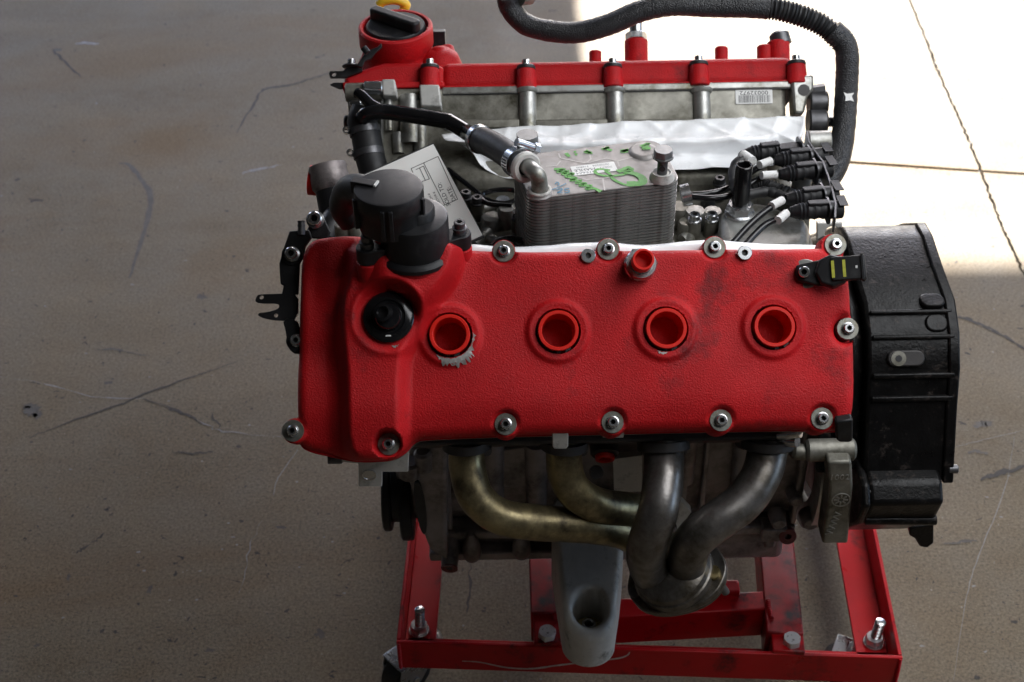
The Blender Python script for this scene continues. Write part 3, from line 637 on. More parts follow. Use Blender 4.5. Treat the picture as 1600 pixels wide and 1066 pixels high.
# ---- camshaft sensor
S0 = Aw(1258, 428, .353); S1 = Aw(1352, 420, .368); dx = (S1 - S0).normalized()
FS = frame(S0, dx, NA.cross(dx).normalized(), (dx.cross(NA.cross(dx))).normalized())
sn = build('cam_sensor', MB().prism([(-.008, -.007), (.012, -.014), (.034, -.014), (.040, -.010), (.040, .012), (.034, .0135), (.012, .011), (-.008, .008)][::1], .001, .009, FS), 'plastic', E, bevel=.002)
build('sensor_body', MB().lathe([(.0165, 0), (.0165, .012), (.0145, .0145), (0, .0145)], FS @ Matrix.Translation((.026, -.001, 0)), 8), 'plastic', sn, bevel=.001)
build('sensor_plug', MB().box((.026, -.0115, .004), (.058, .0115, .017), FS), 'plastic', sn, bevel=.0012)
build('sensor_lip', MB().box((.0535, -.0128, .003), (.0565, .0128, .0185), FS), 'plastic', sn, bevel=.0006)
for a in (.026, .0365): build('paint_mark', MB().box((a, -.0085, .0172), (a + .0028, .008, .01735), FS), 'yellow', sn)
build('paint_mark', MB().box((.0485, -.001, .0172), (.0505, .0015, .0174), FS), 'tape', sn)
build('sensor_pad', MB().prism(circ(0, 0, .0145, 24), -.004, .0012, FS @ Matrix.Translation((.0, .0, 0))), 'alu', sn, bevel=.001)
sbolt(FS @ Vector((0, 0, .006)), FS.to_3x3() @ Vector((0, 0, 1)), sn, 'steel', 1.15, washer=False)
build('sensor_eye', MB().lathe([(.0095, .001), (.0095, .006), (0, .006)], FS, 24), 'plastic', sn)

# ---- far valve cover
bx0, bx1 = bx(688, 110)[0], bx(1246, 110)[0]; hT = bx(960, 98)[1]; hF = bx(960, 127)[1]
vcB = build('valve_cover', MB().prism(rrect(bx0, -.085, bx1, .074, .012), hF - .004, hT + .008, FB), 'red', E, bevel=.010, seg=4, label='red wrinkle finish valve cover on the far bank, seen edge on')
build('cover_flange', MB().prism(rrect(bx0 - .002, -.088, bx1 + .002, .080, .010), hF - .0075, hF, FB), 'red', vcB, bevel=.0015)
build('gasket', MB().prism(rrect(bx0 - .001, -.087, bx1 + .001, .0805, .010), hF - .0115, hF - .0075, FB), 'rubber', vcB)
for px, py in ((671, 98), (822, 99), (958, 97), (1093, 93), (1246, 92)):
    x, hh = bx(px, py + 6, .084); c = FB @ Vector((x, .0775, 0))
    build('bolt_boss', MB().cyl(c + NB * (hF - .006), c + NB * (hh - .001), .0125, .0110, 24, .001), 'red', vcB)
    build('bolt_seal', MB().cyl(c + NB * (hh - .001), c + NB * (hh + .0015), .0112, .0112, 24), 'rubber', vcB)
    sbolt(c + NB * (hh + .0015), NB, vcB, 'steel', 1.0, wm='dark_steel')
def riser(px, py0, py1, s, r, m='red', r2=None):
    b = Bw(px, py0, s); t = Bw(px, py1, s); return build('boss', MB().cyl(b - NB * .01, t, r, r2 or r, 24, .0015), m, vcB)
riser(930, 92, 80, .03, .0075); riser(1127, 90, 74, .03, .0080); riser(994, 92, 63, .0, .0145); 
q = Bw(994, 62, .0); build('stud_nut', MB().lathe([(.0135, 0), (.0135, .007), (.012, .008), (.008, .008), (.008, .028), (0, .028)], axis(q, NB), 24, hexes=(0, 1)), 'steel', vcB)
riser(1216, 88, 66, .0, .014); riser(1195, 88, 72, .0, .010); q = Bw(1220, 66, .0); build('rear_fitting', MB().lathe([(.013, -.003), (.0125, .010), (.009, .013), (0, .013)], axis(q, NB + Vector((-.2, 0, 0))), 24), 'dark_steel', vcB)
# timing end of the far cover and the oil filler neck
xs0, xs1 = bx(536, 120)[0], bx(694, 120)[0]
build('timing_end', MB().prism([bx(535, 112), (bx(560, 104)), bx(600, 92), bx(660, 92), bx(694, 98), bx(694, 135), bx(560, 137), bx(536, 141)], -.072, .04, FBX), 'red', vcB, bevel=.006, seg=3)
build('timing_flange', MB().prism([bx(534, 126), bx(694, 125), bx(694, 134), bx(560, 136), bx(535, 141)], -.080, .04, FBX), 'red', vcB, bevel=.002)
N0 = onY(618, 42, .265); zc = (.265 * -1 + .44 + .352 * math.sqrt(2))
N0 = Vector((N0.x, .265, N0.z))
ob = build('oil_filler_neck', MB().lathe([(.061, -.100), (.060, -.072), (.056, -.060), (.050, -.050), (.0450, -.041), (.0425, -.032), (.0425, -.026), (.0455, -.022), (.0455, .0), (.0435, .002), (.0405, .002), (.0395, .0), (.0395, -.006), (0, -.006)], Matrix.Translation(N0), 64), 'red', vcB)
cp = build('oil_cap', MB().lathe([(.0365, -.006), (.0365, .001), (.035, .003), (0, .003)], Matrix.Translation(N0), 48), 'plastic', E, label='black round oil filler cap with a raised grip bar')
d = Vector((onZ(650, 28, N0.z + .012) - onZ(590, 8, N0.z + .012))).normalized(); Mq = frame(N0 + Vector((0, 0, .002)), d, UPZ.cross(d), UPZ)
build('grip', MB().prism(rrect(-.037, -.0075, .037, .0075, .006), 0, .015, Mq), 'plastic', cp, bevel=.003, seg=3)
dp = build('dipstick_handle', MB().tube([onY(592, 8, .33), onY(600, 2, .33), onY(618, 0, .33), onY(634, 7, .33), onY(630, 16, .33)], .006, 10, 6), 'yellow_handle', E)
p = Bw(686, 60, .01); build('sensor', MB().box((-.008, -.008, -.012), (.008, .008, .010), axis(p, (0, .25, 1))), 'plastic', vcB, bevel=.001)
build('sensor_stem', MB().cyl(p - Vector((-.004, -.01, .045)), p - Vector((0, 0, .01)), .007, .007, 14), 'plastic', vcB)
build('sensor_base', MB().cyl(Bw(700, 92, .02), Bw(697, 72, .02), .011, .009, 20, .002), 'red', vcB)
build('sensor_base', MB().cyl(Bw(688, 92, .03), Bw(684, 76, .03), .012, .010, 20, .002), 'red', vcB)
build('shoulder', MB().lathe([(.030, -.05), (.027, -.012), (.022, .002), (.012, .010), (0, .012)], Matrix.Translation(Bw(688, 90, .03)), 28), 'red', vcB)
# clip and eye plates at the far timing end
cl = build('cable_clip', MB().prism([bx(*p, s=.09) for p in ((557, 104), (566, 90), (574, 80), (590, 74), (596, 68), (597, 74), (586, 84), (580, 92), (570, 96), (566, 106))], -.092, -.087, FBX), 'plastic', vcB, bevel=.0008)
build('clip_peg', MB().cyl(Bw(568, 75, .1), Bw(575, 83, .1), .004), 'plastic', vcB)
build('eye_plate', MB().prism([bx(*p, s=.075) for p in ((514, 116), (516, 112), (536, 112), (545, 104), (566, 104), (566, 112), (540, 122), (516, 122))], -.077, -.072, FBX, holes=[circ(*bx(522, 117, .075), .003, 8)]), 'plastic', vcB)
build('eye_plate', MB().prism([bx(*p, s=.075) for p in ((516, 133), (522, 130), (538, 130), (538, 139), (530, 139))], -.077, -.072, FBX), 'plastic', vcB)
sbolt(Bw(549, 105, .078), NB, vcB, 'steel', 1.0, wm='dark_steel')
# ------------------------------------------------------------------ the valley
vc = build('valley_cover', MB().box((-.235, -.125, .585), (.27, .115, .648)), 'alu_dirty', E, bevel=.004)
random.seed(5)
def vp3(px, py, z=.65): return onZ(px, py, z)
for (a, b) in (((742, 385), (775, 345)), ((765, 372), (800, 392)), ((1065, 375), (1105, 345)), ((1080, 390), (1072, 340)), ((1100, 392), (1140, 355)), ((735, 330), (775, 322)), ((1090, 345), (1130, 345))):
    p, q = vp3(*a), vp3(*b); build('rib', MB().tube([p, q], .006, 10, 0), 'alu', vc)
for px, py, r, h, m in ((792, 350, .010, .022, 'alu'), (786, 325, .009, .012, 'steel'), (768, 352, .012, .012, 'alu'), (1085, 352, .012, .020, 'alu'), (1112, 350, .011, .018, 'alu'), (1060, 345, .012, .02, 'alu_dirty'), (1072, 362, .010, .014, 'alu_dirty'), (1240, 325, .018, .014, 'alu_dirty'), (1105, 326, .008, .02, 'dark_steel')):
    p = vp3(px, py); build('boss', MB().lathe([(r * 1.15, -.03), (r, h * .8), (r * .85, h), (0, h)], Matrix.Translation(p), 20), m, vc)
for px, py, m in ((728, 310, 'dark_steel'), (810, 342, 'dark_steel'), (1124, 288, 'dark_steel'), (1173, 300, 'dark_steel'), (1242, 372, 'dark_steel'), (1085, 345, 'steel'), (1112, 344, 'steel'), (746, 318, 'dark_steel')):
    p = vp3(px, py, .668); build('bolt_post', MB().cyl(p - Vector((0, 0, .04)), p, .0085, .0075, 16), 'alu_dirty', vc); sbolt(p, (0, 0, 1), vc, m, 1.25, washer=False)
# grey mass behind the cooler, under the film
build('inner_wall', MB().prism(rrect(-.20, -.03, .24, .05, .02), .60, .672, Matrix.Translation((0, .09, 0))), 'alu_dirty', vc, bevel=.015, seg=3)
th = build('water_outlet', MB().prism(smooth_poly([tuple(onZ(x, y, .678).xy) for x, y in ((1128, 322), (1180, 308), (1255, 338), (1268, 350), (1262, 392), (1200, 420), (1132, 400), (1122, 350))], 2), .60, .678), 'alu', E, bevel=.010, seg=4)
p = onZ(1155, 335, .678)
build('outlet_nut', MB().lathe([(.0165, 0), (.0165, .003), (.0145, .004), (.0145, .013), (.0125, .0145), (0, .0145)], Matrix.Translation(p), 24, hexes=(2, 3)), 'steel', th)
build('outlet_tube', MB().ring(Matrix.Translation(p), .0068, .0092, .010, .064, 24, .001), 'gloss', th); build('outlet_tube', MB().ring(Matrix.Translation(p), .0068, .0115, .010, .014, 24, .001), 'gloss', th)
p = onZ(1252, 290, .68); build('steel_pipe', MB().cyl(p - Vector((0, 0, .04)), p + Vector((0, 0, .02)), .011, .011, 20), 'alu', E)
p = onY(1262, 222, .10); build('coolant_stub', MB().cyl(p, p + Vector((.026, 0, 0)), .013, .013, 20, .001), 'alu', E)
# lifting eye plate by the rear bolt
PL = frame((0, -.125, 0), (1, 0, 0), (0, .25, .97), (0, -.97, .25))
def pl(px, py): v = PL.inverted() @ onplane(px, py, (0, -.125, 0), Vector((0, -.97, .25))); return (v.x, v.y)
build('lifting_eye', MB().prism([pl(1276, 347), pl(1315, 346), pl(1318, 395), pl(1276, 395)], -.004, .004, PL, holes=[circ(*pl(1299, 363), .0085, 20)]), 'alu_clean', E, bevel=.0012)
# loops of thin black cable
build('cable', MB().tube([onZ(x, y, .672) for x, y in ((700, 265), (745, 300), (760, 312), (790, 318), (815, 306), (800, 297), (770, 298), (752, 306), (762, 318), (800, 322))], .003, 8, 8), 'gloss', E)
build('cable', MB().tube([onZ(x, y, .672) for x, y in ((768, 386), (780, 376), (800, 373), (830, 380))], .0035, 8, 8), 'gloss', E)

# ------------------------------------------------------------------ oil cooler
CZ = .744; o0, o1 = onZ(825, 312, CZ), onZ(1065, 282.5, CZ)
ux = (o1 - o0); CL = ux.length; ux = Vector((ux.x, ux.y, 0)).normalized(); uy = UPZ.cross(ux); CD = .088
CF = frame(Vector((o0.x, o0.y, CZ)), ux, uy, UPZ)
oc = empty('oil_cooler', (o0.x + .08, o0.y + .04, CZ - .09), parent=E, label='silver plate oil cooler with green marker scribbles on its top')
def fin(): return MB().prism(rrect(0, 0, CL, CD, .016, 7), -.00105, .00105)
def finl(): return MB().prism(rrect(.0018, .0018, CL - .0018, CD - .0018, .0145, 7), -.0011, .0011)
NF = 23; PT = .0038
for i in range(NF):
    put('fin_plate', 'fin_plate', fin, 'fin', CF @ Matrix.Translation((random.uniform(-.0002, .0002), 0, -.004 - i * PT)), oc)
    put('fin_core', 'fin_core', finl, 'fin', CF @ Matrix.Translation((0, 0, -.004 - (i + .5) * PT)), oc)
tp = build('top_plate', MB().prism(rrect(.001, .001, CL - .001, CD - .001, .015, 7), -.0026, 0, CF), 'plate', oc, bevel=.001)
build('base_plate', MB().prism(rrect(-.003, -.003, CL + .003, CD + .003, .018, 7), -.004 - NF * PT - .006, -.004 - NF * PT, CF), 'plate', oc)
CFI = CF.inverted()
def cz(zx, zy, z=CZ): return CFI @ onZ(640 + zx / 3.478, 180 + zy / 3.478, z)
def cw(zx, zy, dz=.0005): v = cz(zx, zy); return CF @ Vector((v.x, v.y, dz))
mb = MB()
for L in ([(820, 235), (960, 262), (1070, 235), (1130, 250)], [(960, 262), (985, 240), (975, 205)], [(860, 320), (960, 352), (1050, 345), (1060, 410)], [(1050, 345), (1130, 330)], [(1130, 250), (1230, 225), (1240, 190)], [(1130, 250), (1140, 280)], [(820, 235), (810, 210)], [(740, 280), (800, 275), (820, 250)]):
    mb.ribbon([cw(a, b, .0003) for a, b in L], .0016, (0, 0, 1), 0, False)
build('embossed_web', mb, 'web', oc, recalc=False)
def scrib(L, wd, m, nm='marker_stroke', dz=.0006): build(nm, MB().ribbon([cw(a, b, dz) for a, b in L], wd, (0, 0, 1), 6, False, .25), m, oc, recalc=False)
scrib([(850, 208), (868, 228)], .0042, 'green'); scrib([(893, 200), (904, 203)], .004, 'green'); scrib([(898, 214), (912, 216)], .004, 'green')
scrib([(948, 200), (985, 208), (955, 194)], .0045, 'green'); scrib([(1045, 188), (1085, 178), (1060, 184), (1100, 194)], .0038, 'green')
scrib([(1145, 196), (1190, 190), (1150, 202), (1215, 198)], .0042, 'green'); scrib([(1255, 188), (1300, 172), (1270, 200), (1310, 196)], .0042, 'green', dz=.0042)
scrib([(785, 296), (840, 296), (805, 310), (862, 306), (830, 322), (890, 320), (850, 335), (905, 345), (875, 356), (930, 358), (905, 372), (960, 372), (925, 385), (985, 385), (960, 402), (1000, 400), (1040, 418)], .0040, 'green')
scrib([(1090, 302), (1040, 296), (1010, 302), (1015, 318), (1060, 332), (1130, 330), (1190, 318), (1230, 318), (1275, 340), (1280, 372), (1230, 384), (1170, 380), (1110, 352), (1085, 320), (1060, 302)], .0034, 'green')
scrib([(1130, 310), (1160, 300), (1185, 290), (1200, 298), (1180, 312), (1225, 322), (1255, 345), (1262, 370)], .0064, 'green', dz=.0008); scrib([(1180, 372), (1240, 372), (1270, 360)], .0072, 'green', dz=.0007)
scrib([(772, 408), (800, 398), (830, 384), (852, 372)], .0014, 'blue'); scrib([(800, 408), (828, 402), (822, 414), (804, 424), (832, 424)], .0016, 'blue'); scrib([(868, 400), (846, 402), (846, 411), (866, 413), (862, 423), (842, 423)], .0016, 'blue'); scrib([(790, 378), (802, 366), (812, 378), (800, 384)], .0014, 'blue')
lc = cz(1002, 293); LX, LY = .048, .0185
Ml = CF @ frame((lc.x, lc.y, .0003), (-1, 0, 0), (0, -1, 0), (0, 0, 1))
lb = build('sticker', MB().prism(rrect(-LX / 2, -LY / 2, LX / 2, LY / 2, .0015), 0, .0002, Ml), 'label', oc)
text('sticker_text', 'GT5.0A4', .0052, Ml @ Matrix.Translation((.010, .0055, .0002)), 'ink_grey', oc, .00004, 1.1); text('sticker_text', 'MAHLE', .0064, Ml @ Matrix.Translation((.010, -.0003, .0002)), 'ink', oc, .00004, 1.15)
text('sticker_text', '70077', .0052, Ml @ Matrix.Translation((-.013, -.0003, .0002)), 'ink_grey', oc, .00004, 1.1); text('sticker_text', '70700206   316800', .0046, Ml @ Matrix.Translation((0, -.0058, .0002)), 'ink_grey', oc, .00004, 1.0)
# ports, banjo bolts and the elbow
def seat(v, r=.013, h=.003): return build('port_seat', MB().lathe([(r * 1.2, 0), (r * 1.1, h * .7), (r, h), (r * .8, h), (0, h)], CF @ Matrix.Translation((v.x, v.y, 0)), 32), 'plate', oc)
c1, c2, c3, c4 = cz(706, 425), cz(1270, 200), cz(1370, 345), cz(650, 235)
seat(c1, .0110, .0025); seat(c2, .0138, .003)
build('port_ring', MB().lathe([(.0132, 0), (.0130, .002), (.0105, .007), (.0105, .0085), (.009, .0085), (.008, .007), (0, .007)], CF @ Matrix.Translation((c3.x, c3.y, 0)), 36), 'alu_clean', oc)
def banjo(v, z0, sc=.68):
    g = CF @ Matrix.Translation((v.x, v.y, z0)) @ Matrix.Scale(sc, 4)
    b = build('banjo_bolt', MB().lathe([(.0080, -.014), (.0080, .024), (.0115, .026), (.0118, .028)], g, 28), 'dark_steel', oc)
    build('bolt_head', MB().lathe([(.0165, .028), (.0168, .030), (.0155, .0305), (.0155, .0395), (.0135, .0415), (0, .0415)], g @ Matrix.Rotation(.4, 4, 'Z'), 36, hexes=(2, 3)), 'bolt_grey', oc)
    build('bolt_hole', MB().cyl(Vector((0, -.0089, .012)), Vector((0, -.0085, .012)), .0032).__class__().cyl(g @ Vector((-.003, -.0092, .012)), g @ Vector((-.002, -.006, .012)), .0032), 'ink', oc)
banjo(c3, .0075)
c4 = CFI @ onZ(824, 210, CZ + .040); banjo(c4, .006, .82)
z1 = CF @ Vector((c1.x, c1.y, 0))
hp = [onZ(842, 292, CZ + .018), onZ(838, 278, CZ + .026), onZ(829, 266, CZ + .028), onZ(822, 258, CZ + .026)]
el = build('cooler_elbow', MB().tube([z1, z1 + Vector((0, 0, .012)), onZ(840, 274, CZ + .024), onZ(829, 264, CZ + .026), onZ(818, 253, CZ + .026)], .0086, 18, 8), 'alu', oc)
build('elbow_bead', MB().ring(axis(z1 + Vector((0, 0, .003)), UPZ), .009, .0125, 0, .003, 28, .001), 'alu_clean', oc)
h0 = onZ(824, 263, CZ + .026); h1 = onY(748, 217, .02); hd = (h0 - h1).normalized()
build('elbow_flare', MB().ring(axis(h0 - hd * .006, hd), .009, .0165, 0, .006, 28, .002), 'alu_clean', oc)
P[-1:] = [h1]
hz = build('oil_hose', MB().tube([h1 - hd * .004, h1 + (h0 - h1) * .4 + Vector((0, 0, .003)), h0 - hd * .004], .0145, 22, 8), 'rubber', E)
build('hose_collar', MB().ring(axis(h1 - hd * .002, hd), .0142, .0160, 0, .008, 32, .001), 'steel', hz)
pm = h0 - hd * .022; build('hose_clamp', MB().ring(axis(pm, hd), .0148, .0162, -.006, .006, 36), 'steel', hz)
for k in range(9):
    a = R(60 + k * 11); mz = axis(pm, hd); build('clamp_slot', MB().box((-.0006, .0161, -.0042), (.0006, .0166, .0042), mz @ Matrix.Rotation(a, 4, 'Z')), 'ink', hz)
sw = axis(pm, hd) @ Matrix.Rotation(R(-25), 4, 'Z'); q = sw @ Vector((0, .019, 0))
build('clamp_screw', MB().cyl(sw @ Vector((-.010, .0195, 0)), sw @ Vector((.012, .0195, 0)), .0045, .0045, 12), 'steel', hz); build('clamp_screw', MB().cyl(sw @ Vector((.012, .0195, 0)), sw @ Vector((.018, .0195, 0)), .006, .006, 6), 'steel', hz)
build('vapour_pipe_end', MB().tube([Bw(730, 207, .15), h1 + hd * .004], .0095, 16, 0), 'gloss', vp)
build('ring_nut', MB().ring(axis(onZ(1070, 305, .70), (1, .1, .2)), .007, .012, -.004, .006, 24), 'steel', oc)

# ------------------------------------------------------------------ knock sensor cables, their plugs and bracket
ZC = .708; bkp = [onZ(x, y, ZC) for x, y in ((1259, 216), (1262, 232), (1272, 248), (1284, 264), (1292, 286), (1298, 305), (1304, 330), (1303, 352))]
_v = [p + Vector((dx, 0, dz)) for p in bkp for dx in (-.0013, .0013) for dz in (-.009, .010)]; _f = []
for i in range(len(bkp) - 1):
    a = i * 4; _f += [(a, a + 1, a + 5, a + 4), (a + 2, a + 6, a + 7, a + 3), (a + 1, a + 3, a + 7, a + 5), (a, a + 4, a + 6, a + 2)]
_f += [(0, 2, 3, 1), (len(_v) - 4, len(_v) - 3, len(_v) - 1, len(_v) - 2)]
bk = build('connector_bracket', MB().add(_v, _f), 'dark_steel', E, bevel=.0005)
CON = [((1168, 241), (1252, 232), None), ((1214, 250), (1292, 243), (1205, 252)), ((1223, 272), (1299, 264), (1212, 273)), ((1233, 311), (1308, 303), (1221, 314)), ((1240, 331), (1316, 327), (1229, 336))]
CAB = [[(1163, 247), (1148, 260), (1145, 278), (1152, 300), (1165, 305), (1200, 300), (1235, 312)], [(1196, 255), (1175, 268), (1160, 278), (1140, 293), (1110, 302), (1070, 305)], [(1205, 274), (1185, 280), (1160, 295), (1140, 306), (1110, 310), (1072, 307)], [(1214, 318), (1190, 335), (1165, 358), (1135, 392)], [(1220, 340), (1198, 350), (1180, 366), (1152, 398)]]
for i, ((a, b, tq), cb) in enumerate(zip(CON, CAB)):
    p, q = onZ(*a, ZC), onZ(*b, ZC); d = (q - p).normalized(); L = (q - p).length; g = frame(p, d, UPZ.cross(d).normalized(), UPZ)
    k = build('sensor_connector', MB().tube([p - d * .004, p + d * .004, p + d * .012, p + d * .022, p + d * .034], lambda t: .0055 + .0035 * min(1, t * 3), 14, 4, rf=lambda a: 1 + .08 * math.sin(a * 1500)), 'plastic', E)
    if i: build('connector_shell', MB().cyl(g @ Vector((.036, 0, 0)), g @ Vector((L, 0, 0)), .0098, .0098, 24, .001).box((L - .006, -.0095, .0104), (L + .003, .0095, .0114), g), 'plastic', k)
    else: build('connector_shell', MB().box((.034, -.006, -.006), (L, .006, .006), g).box((.030, -.009, -.009), (.0315, .009, .009), g).box((.034, -.009, -.009), (.0355, .009, .009), g), 'plastic', k, bevel=.0008)
    build('connector_latch', MB().box((.014, -.004, .006), (.036, .004, .0115), g), 'plastic', k, bevel=.001)
    build('bracket_tab', MB().prism(rrect(-.012, -.013, .012, .0115, .006), -.0010, .0010, g @ Matrix.Translation((.0365 if i else L - .002, 0, 0)) @ frame((0, 0, 0), (0, 1, 0), (0, 0, 1), (1, 0, 0))), 'dark_steel', bk)
    P = [p + d * .004, p - d * .006] + [onZ(x, y, ZC - min(1, j / 3) * (.022 if i in (1, 2) else .012)) for j, (x, y) in enumerate(cb)]
    cbl = build('cable', MB().tube(P[1:], .0036 if i else .0058, 10, 8, rf=None if i else (lambda a: 1 + .12 * math.sin(a * 2600))), 'rubber' if not i else 'gloss', k)
    P2 = spline(P[1:], 8); t0 = P2[3]; t1 = P2[10] if (P2[10] - t0).length < .03 else P2[8]
    dd = (P2[5] - P2[2]).normalized(); build('tape_band', MB().tube([P2[2], P2[2] + dd * .018], .0047 if i else .0066, 12, 0), 'tape', k)
build('corrugated_loom', MB().tube([onZ(x, y, ZC - .03) for x, y in ((1160, 296), (1190, 290), (1215, 298), (1245, 312), (1262, 330))], .0085, 16, 16, rf=lambda a: 1 + .13 * math.sin(a * 1500)), 'rubber', E)

# ------------------------------------------------------------------ bell housing
def prof(pts, x): return [((v := onX(px, py, x)).y, v.z) for px, py in pts]
X1 = .412
pe = prof([(1445, 352), (1456, 372), (1470, 415), (1490, 470), (1497, 520), (1498, 575), (1493, 640), (1487, 752)], X1)
bp = [(.06, .595)] + pe + [(-.10, .44), (.10, .40), (.20, .43), (.19, .49)]
bh = build('bell_housing', MB().prism(bp, .316, X1, frame((0, 0, 0), (0, 1, 0), (0, 0, 1), (1, 0, 0))), 'bell', E, bevel=.004, seg=3, label='black cast bell housing bolted to the flywheel end')
def shrink(P, k, c=(0, .44)): return [(c[0] + (a - c[0]) * k, c[1] + (b - c[1]) * k) for a, b in P]
FX = frame((0, 0, 0), (0, 1, 0), (0, 0, 1), (1, 0, 0))
build('housing_cone', MB().prism(shrink(bp, .94), .292, .3165, FX, top=None), 'bell', bh, bevel=.014, seg=4)
build('housing_throat', MB().prism(shrink(bp, .86), .275, .2925, FX), 'bell', bh, bevel=.008, seg=3)
build('flange', MB().prism(shrink(bp, .93), .268, .283, FX), 'bell', bh, bevel=.003)
build('flange', MB().prism(shrink(bp, 1.018), .401, X1 + .001, FX), 'bell', bh, bevel=.002)
def rib_at(py, wd, x0, x1, pr=.006):      # a rib along the crank axis on the casing face, found where the eye line meets it
    v = onX(1400, py, .38); yz = [(a, b) for a, b in bp]
    best = None
    for (a, b) in zip(pe, pe[1:]):
        for k in range(21):
            t = k / 20; y, z = a[0] + (b[0] - a[0]) * t, a[1] + (b[1] - a[1]) * t
            dd = Vector((.38, y, z)) - CAM; sy = 533 - FPX * dd.dot(UP) / dd.dot(FWD)
            if best is None or abs(sy - py) < best[0]: best = (abs(sy - py), y, z, (b[0] - a[0], b[1] - a[1]))
    _, y, z, tg = best; tl = math.hypot(*tg); t = Vector((0, tg[0] / tl, tg[1] / tl)); n = Vector((0, y, z - .44)).normalized(); n = (n - t * n.dot(t)).normalized()
    return frame((0, y, z), (1, 0, 0), t, n), t, n
for py, wd in ((487, .0025), (527, .0025), (585, .003), (620, .003)):
    g, t, n = rib_at(py, wd, .3, X1); build('rib', MB().box((.320, -wd, -.01), (X1 - .004, wd, .0045), g), 'bell', bh, bevel=.002, seg=3)
for py, a, b in ((470, .375, .402), (507, .378, .402)):
    g, t, n = rib_at(py, 0, 0, 0); build('cast_pad', MB().prism(rrect(a, -.010, b, .010, .009), -.004, .003, g), 'bell', bh, bevel=.002, seg=3)
g, t, n = rib_at(560, 0, 0, 0); x = onX(1400, 560, .3); xg = (onplane(1404, 561, g.translation + n * .006, n)).x
build('threaded_lug', MB().prism(rrect(xg - .011, -.0085, xg + .028, .0085, .008), -.012, .006, g), 'dark', bh, bevel=.0015)
build('lug_ring', MB().ring(g @ Matrix.Translation((xg, 0, .006)), .0035, .008, 0, .001, 24), 'alu_dirty', bh); build('lug_hole', MB().cyl(g @ Vector((xg, 0, .006)), g @ Vector((xg, 0, .0075)), .0035), 'ink', bh)
# lower half of the housing, narrower
low = prof([(1474, 752), (1476, 786), (1462, 812), (1421, 826)], .398)
lp = [(-.12, .47)] + [(a, b) for a, b in low] + [(-.02, .26), (.12, .27), (.2, .35), (.2, .46)]
lw = build('lower_housing', MB().prism(lp, .318, .398, FX), 'bell', E, bevel=.005, seg=3)
build('flange', MB().prism(shrink(lp, 1.015), .310, .3185, FX), 'bell', lw, bevel=.003)
for (a, b) in (((1350, 770), (1470, 768)), ((1352, 812), (1462, 812))):
    p, q = onY(*a, low[0][0] - .003), onY(*b, low[0][0] - .003); build('rib', MB().tube([p, q], .006, 10, 0), 'bell', lw)
xx = [onY(x, y, low[3][0]) for x, y in ((1420, 822), (1458, 815), (1458, 845), (1448, 853), (1436, 851), (1428, 838), (1420, 834))]
build('foot_lug', MB().prism([(p.x, p.z) for p in xx], low[3][0] - .004, low[3][0] + .015, frame((0, 0, 0), (1, 0, 0), (0, 0, 1), (0, 1, 0))), 'bell', lw, bevel=.002)
p = onX(1488, 733, X1); build('dowel', MB().cyl(p - Vector((.005, 0, 0)), p + Vector((.006, 0, 0)), .005, .005, 14, .001), 'dark_steel', bh)
# grey end bracket
def pb3(L, y): return [(onY(a, b, y).x, onY(a, b, y).z) for a, b in L]
FZ = frame((0, 0, 0), (1, 0, 0), (0, 0, 1), (0, 1, 0)); yb = -.245
eb = build('end_bracket', MB().prism(pb3([(1293, 722), (1331, 722), (1333, 760), (1325, 850), (1284, 850), (1296, 765)], yb), yb, yb + .03, FZ), 'alu_clean', E, bevel=.003)
eb.data.materials[0] = M['alu_dirty']
fb = frame((onY(1312, 746, yb - .001).x, yb - .0003, onY(1312, 746, yb).z), (1, 0, 0), (0, 0, 1), (0, -1, 0))
text('cast_number', '1002', .011, fb, 'alu', eb, .0006)
fb2 = frame((onY(1303, 818, yb).x, yb - .0003, onY(1303, 818, yb).z), (.2, 0, .98), (-.98, 0, .2), (0, -1, 0)); text('cast_number', 'VVVVV', .012, fb2, 'alu', eb, .0006)
p = onY(1314, 781, yb); cbg = axis(p + Vector((0, -.0002, 0)), (0, -1, 0)); build('cast_emblem', MB().ring(cbg, .009, .0102, -.001, .0008, 28), 'alu', eb)
for k in range(8): a = k * math.pi / 4; build('emblem_spoke', MB().box((-.0008, .0025, -.001), (.0008, .0075, .0007), cbg @ Matrix.Rotation(a, 4, 'Z')), 'alu', eb)
p = onY(1283, 765, -.16); build('ring_gear', MB().ring(axis(p + Vector((.0, .10, .0)), (1, .0, 0)), .085, .118, -.006, .004, 64), 'alu', E)
for a, b, r in (((1258, 704), (1336, 702), .0125), ((1236, 704), (1262, 708), .009)):
    build('rear_boss', MB().cyl(onY(*a, -.22), onY(*b, -.22), r, r, 20, .003), 'alu_dirty', E)
build('rear_tab', MB().prism(pb3([(1306, 660), (1333, 656), (1333, 688), (1329, 692), (1312, 692), (1307, 688)], -.315), -.315, -.305, FZ), 'plastic', E, bevel=.002)

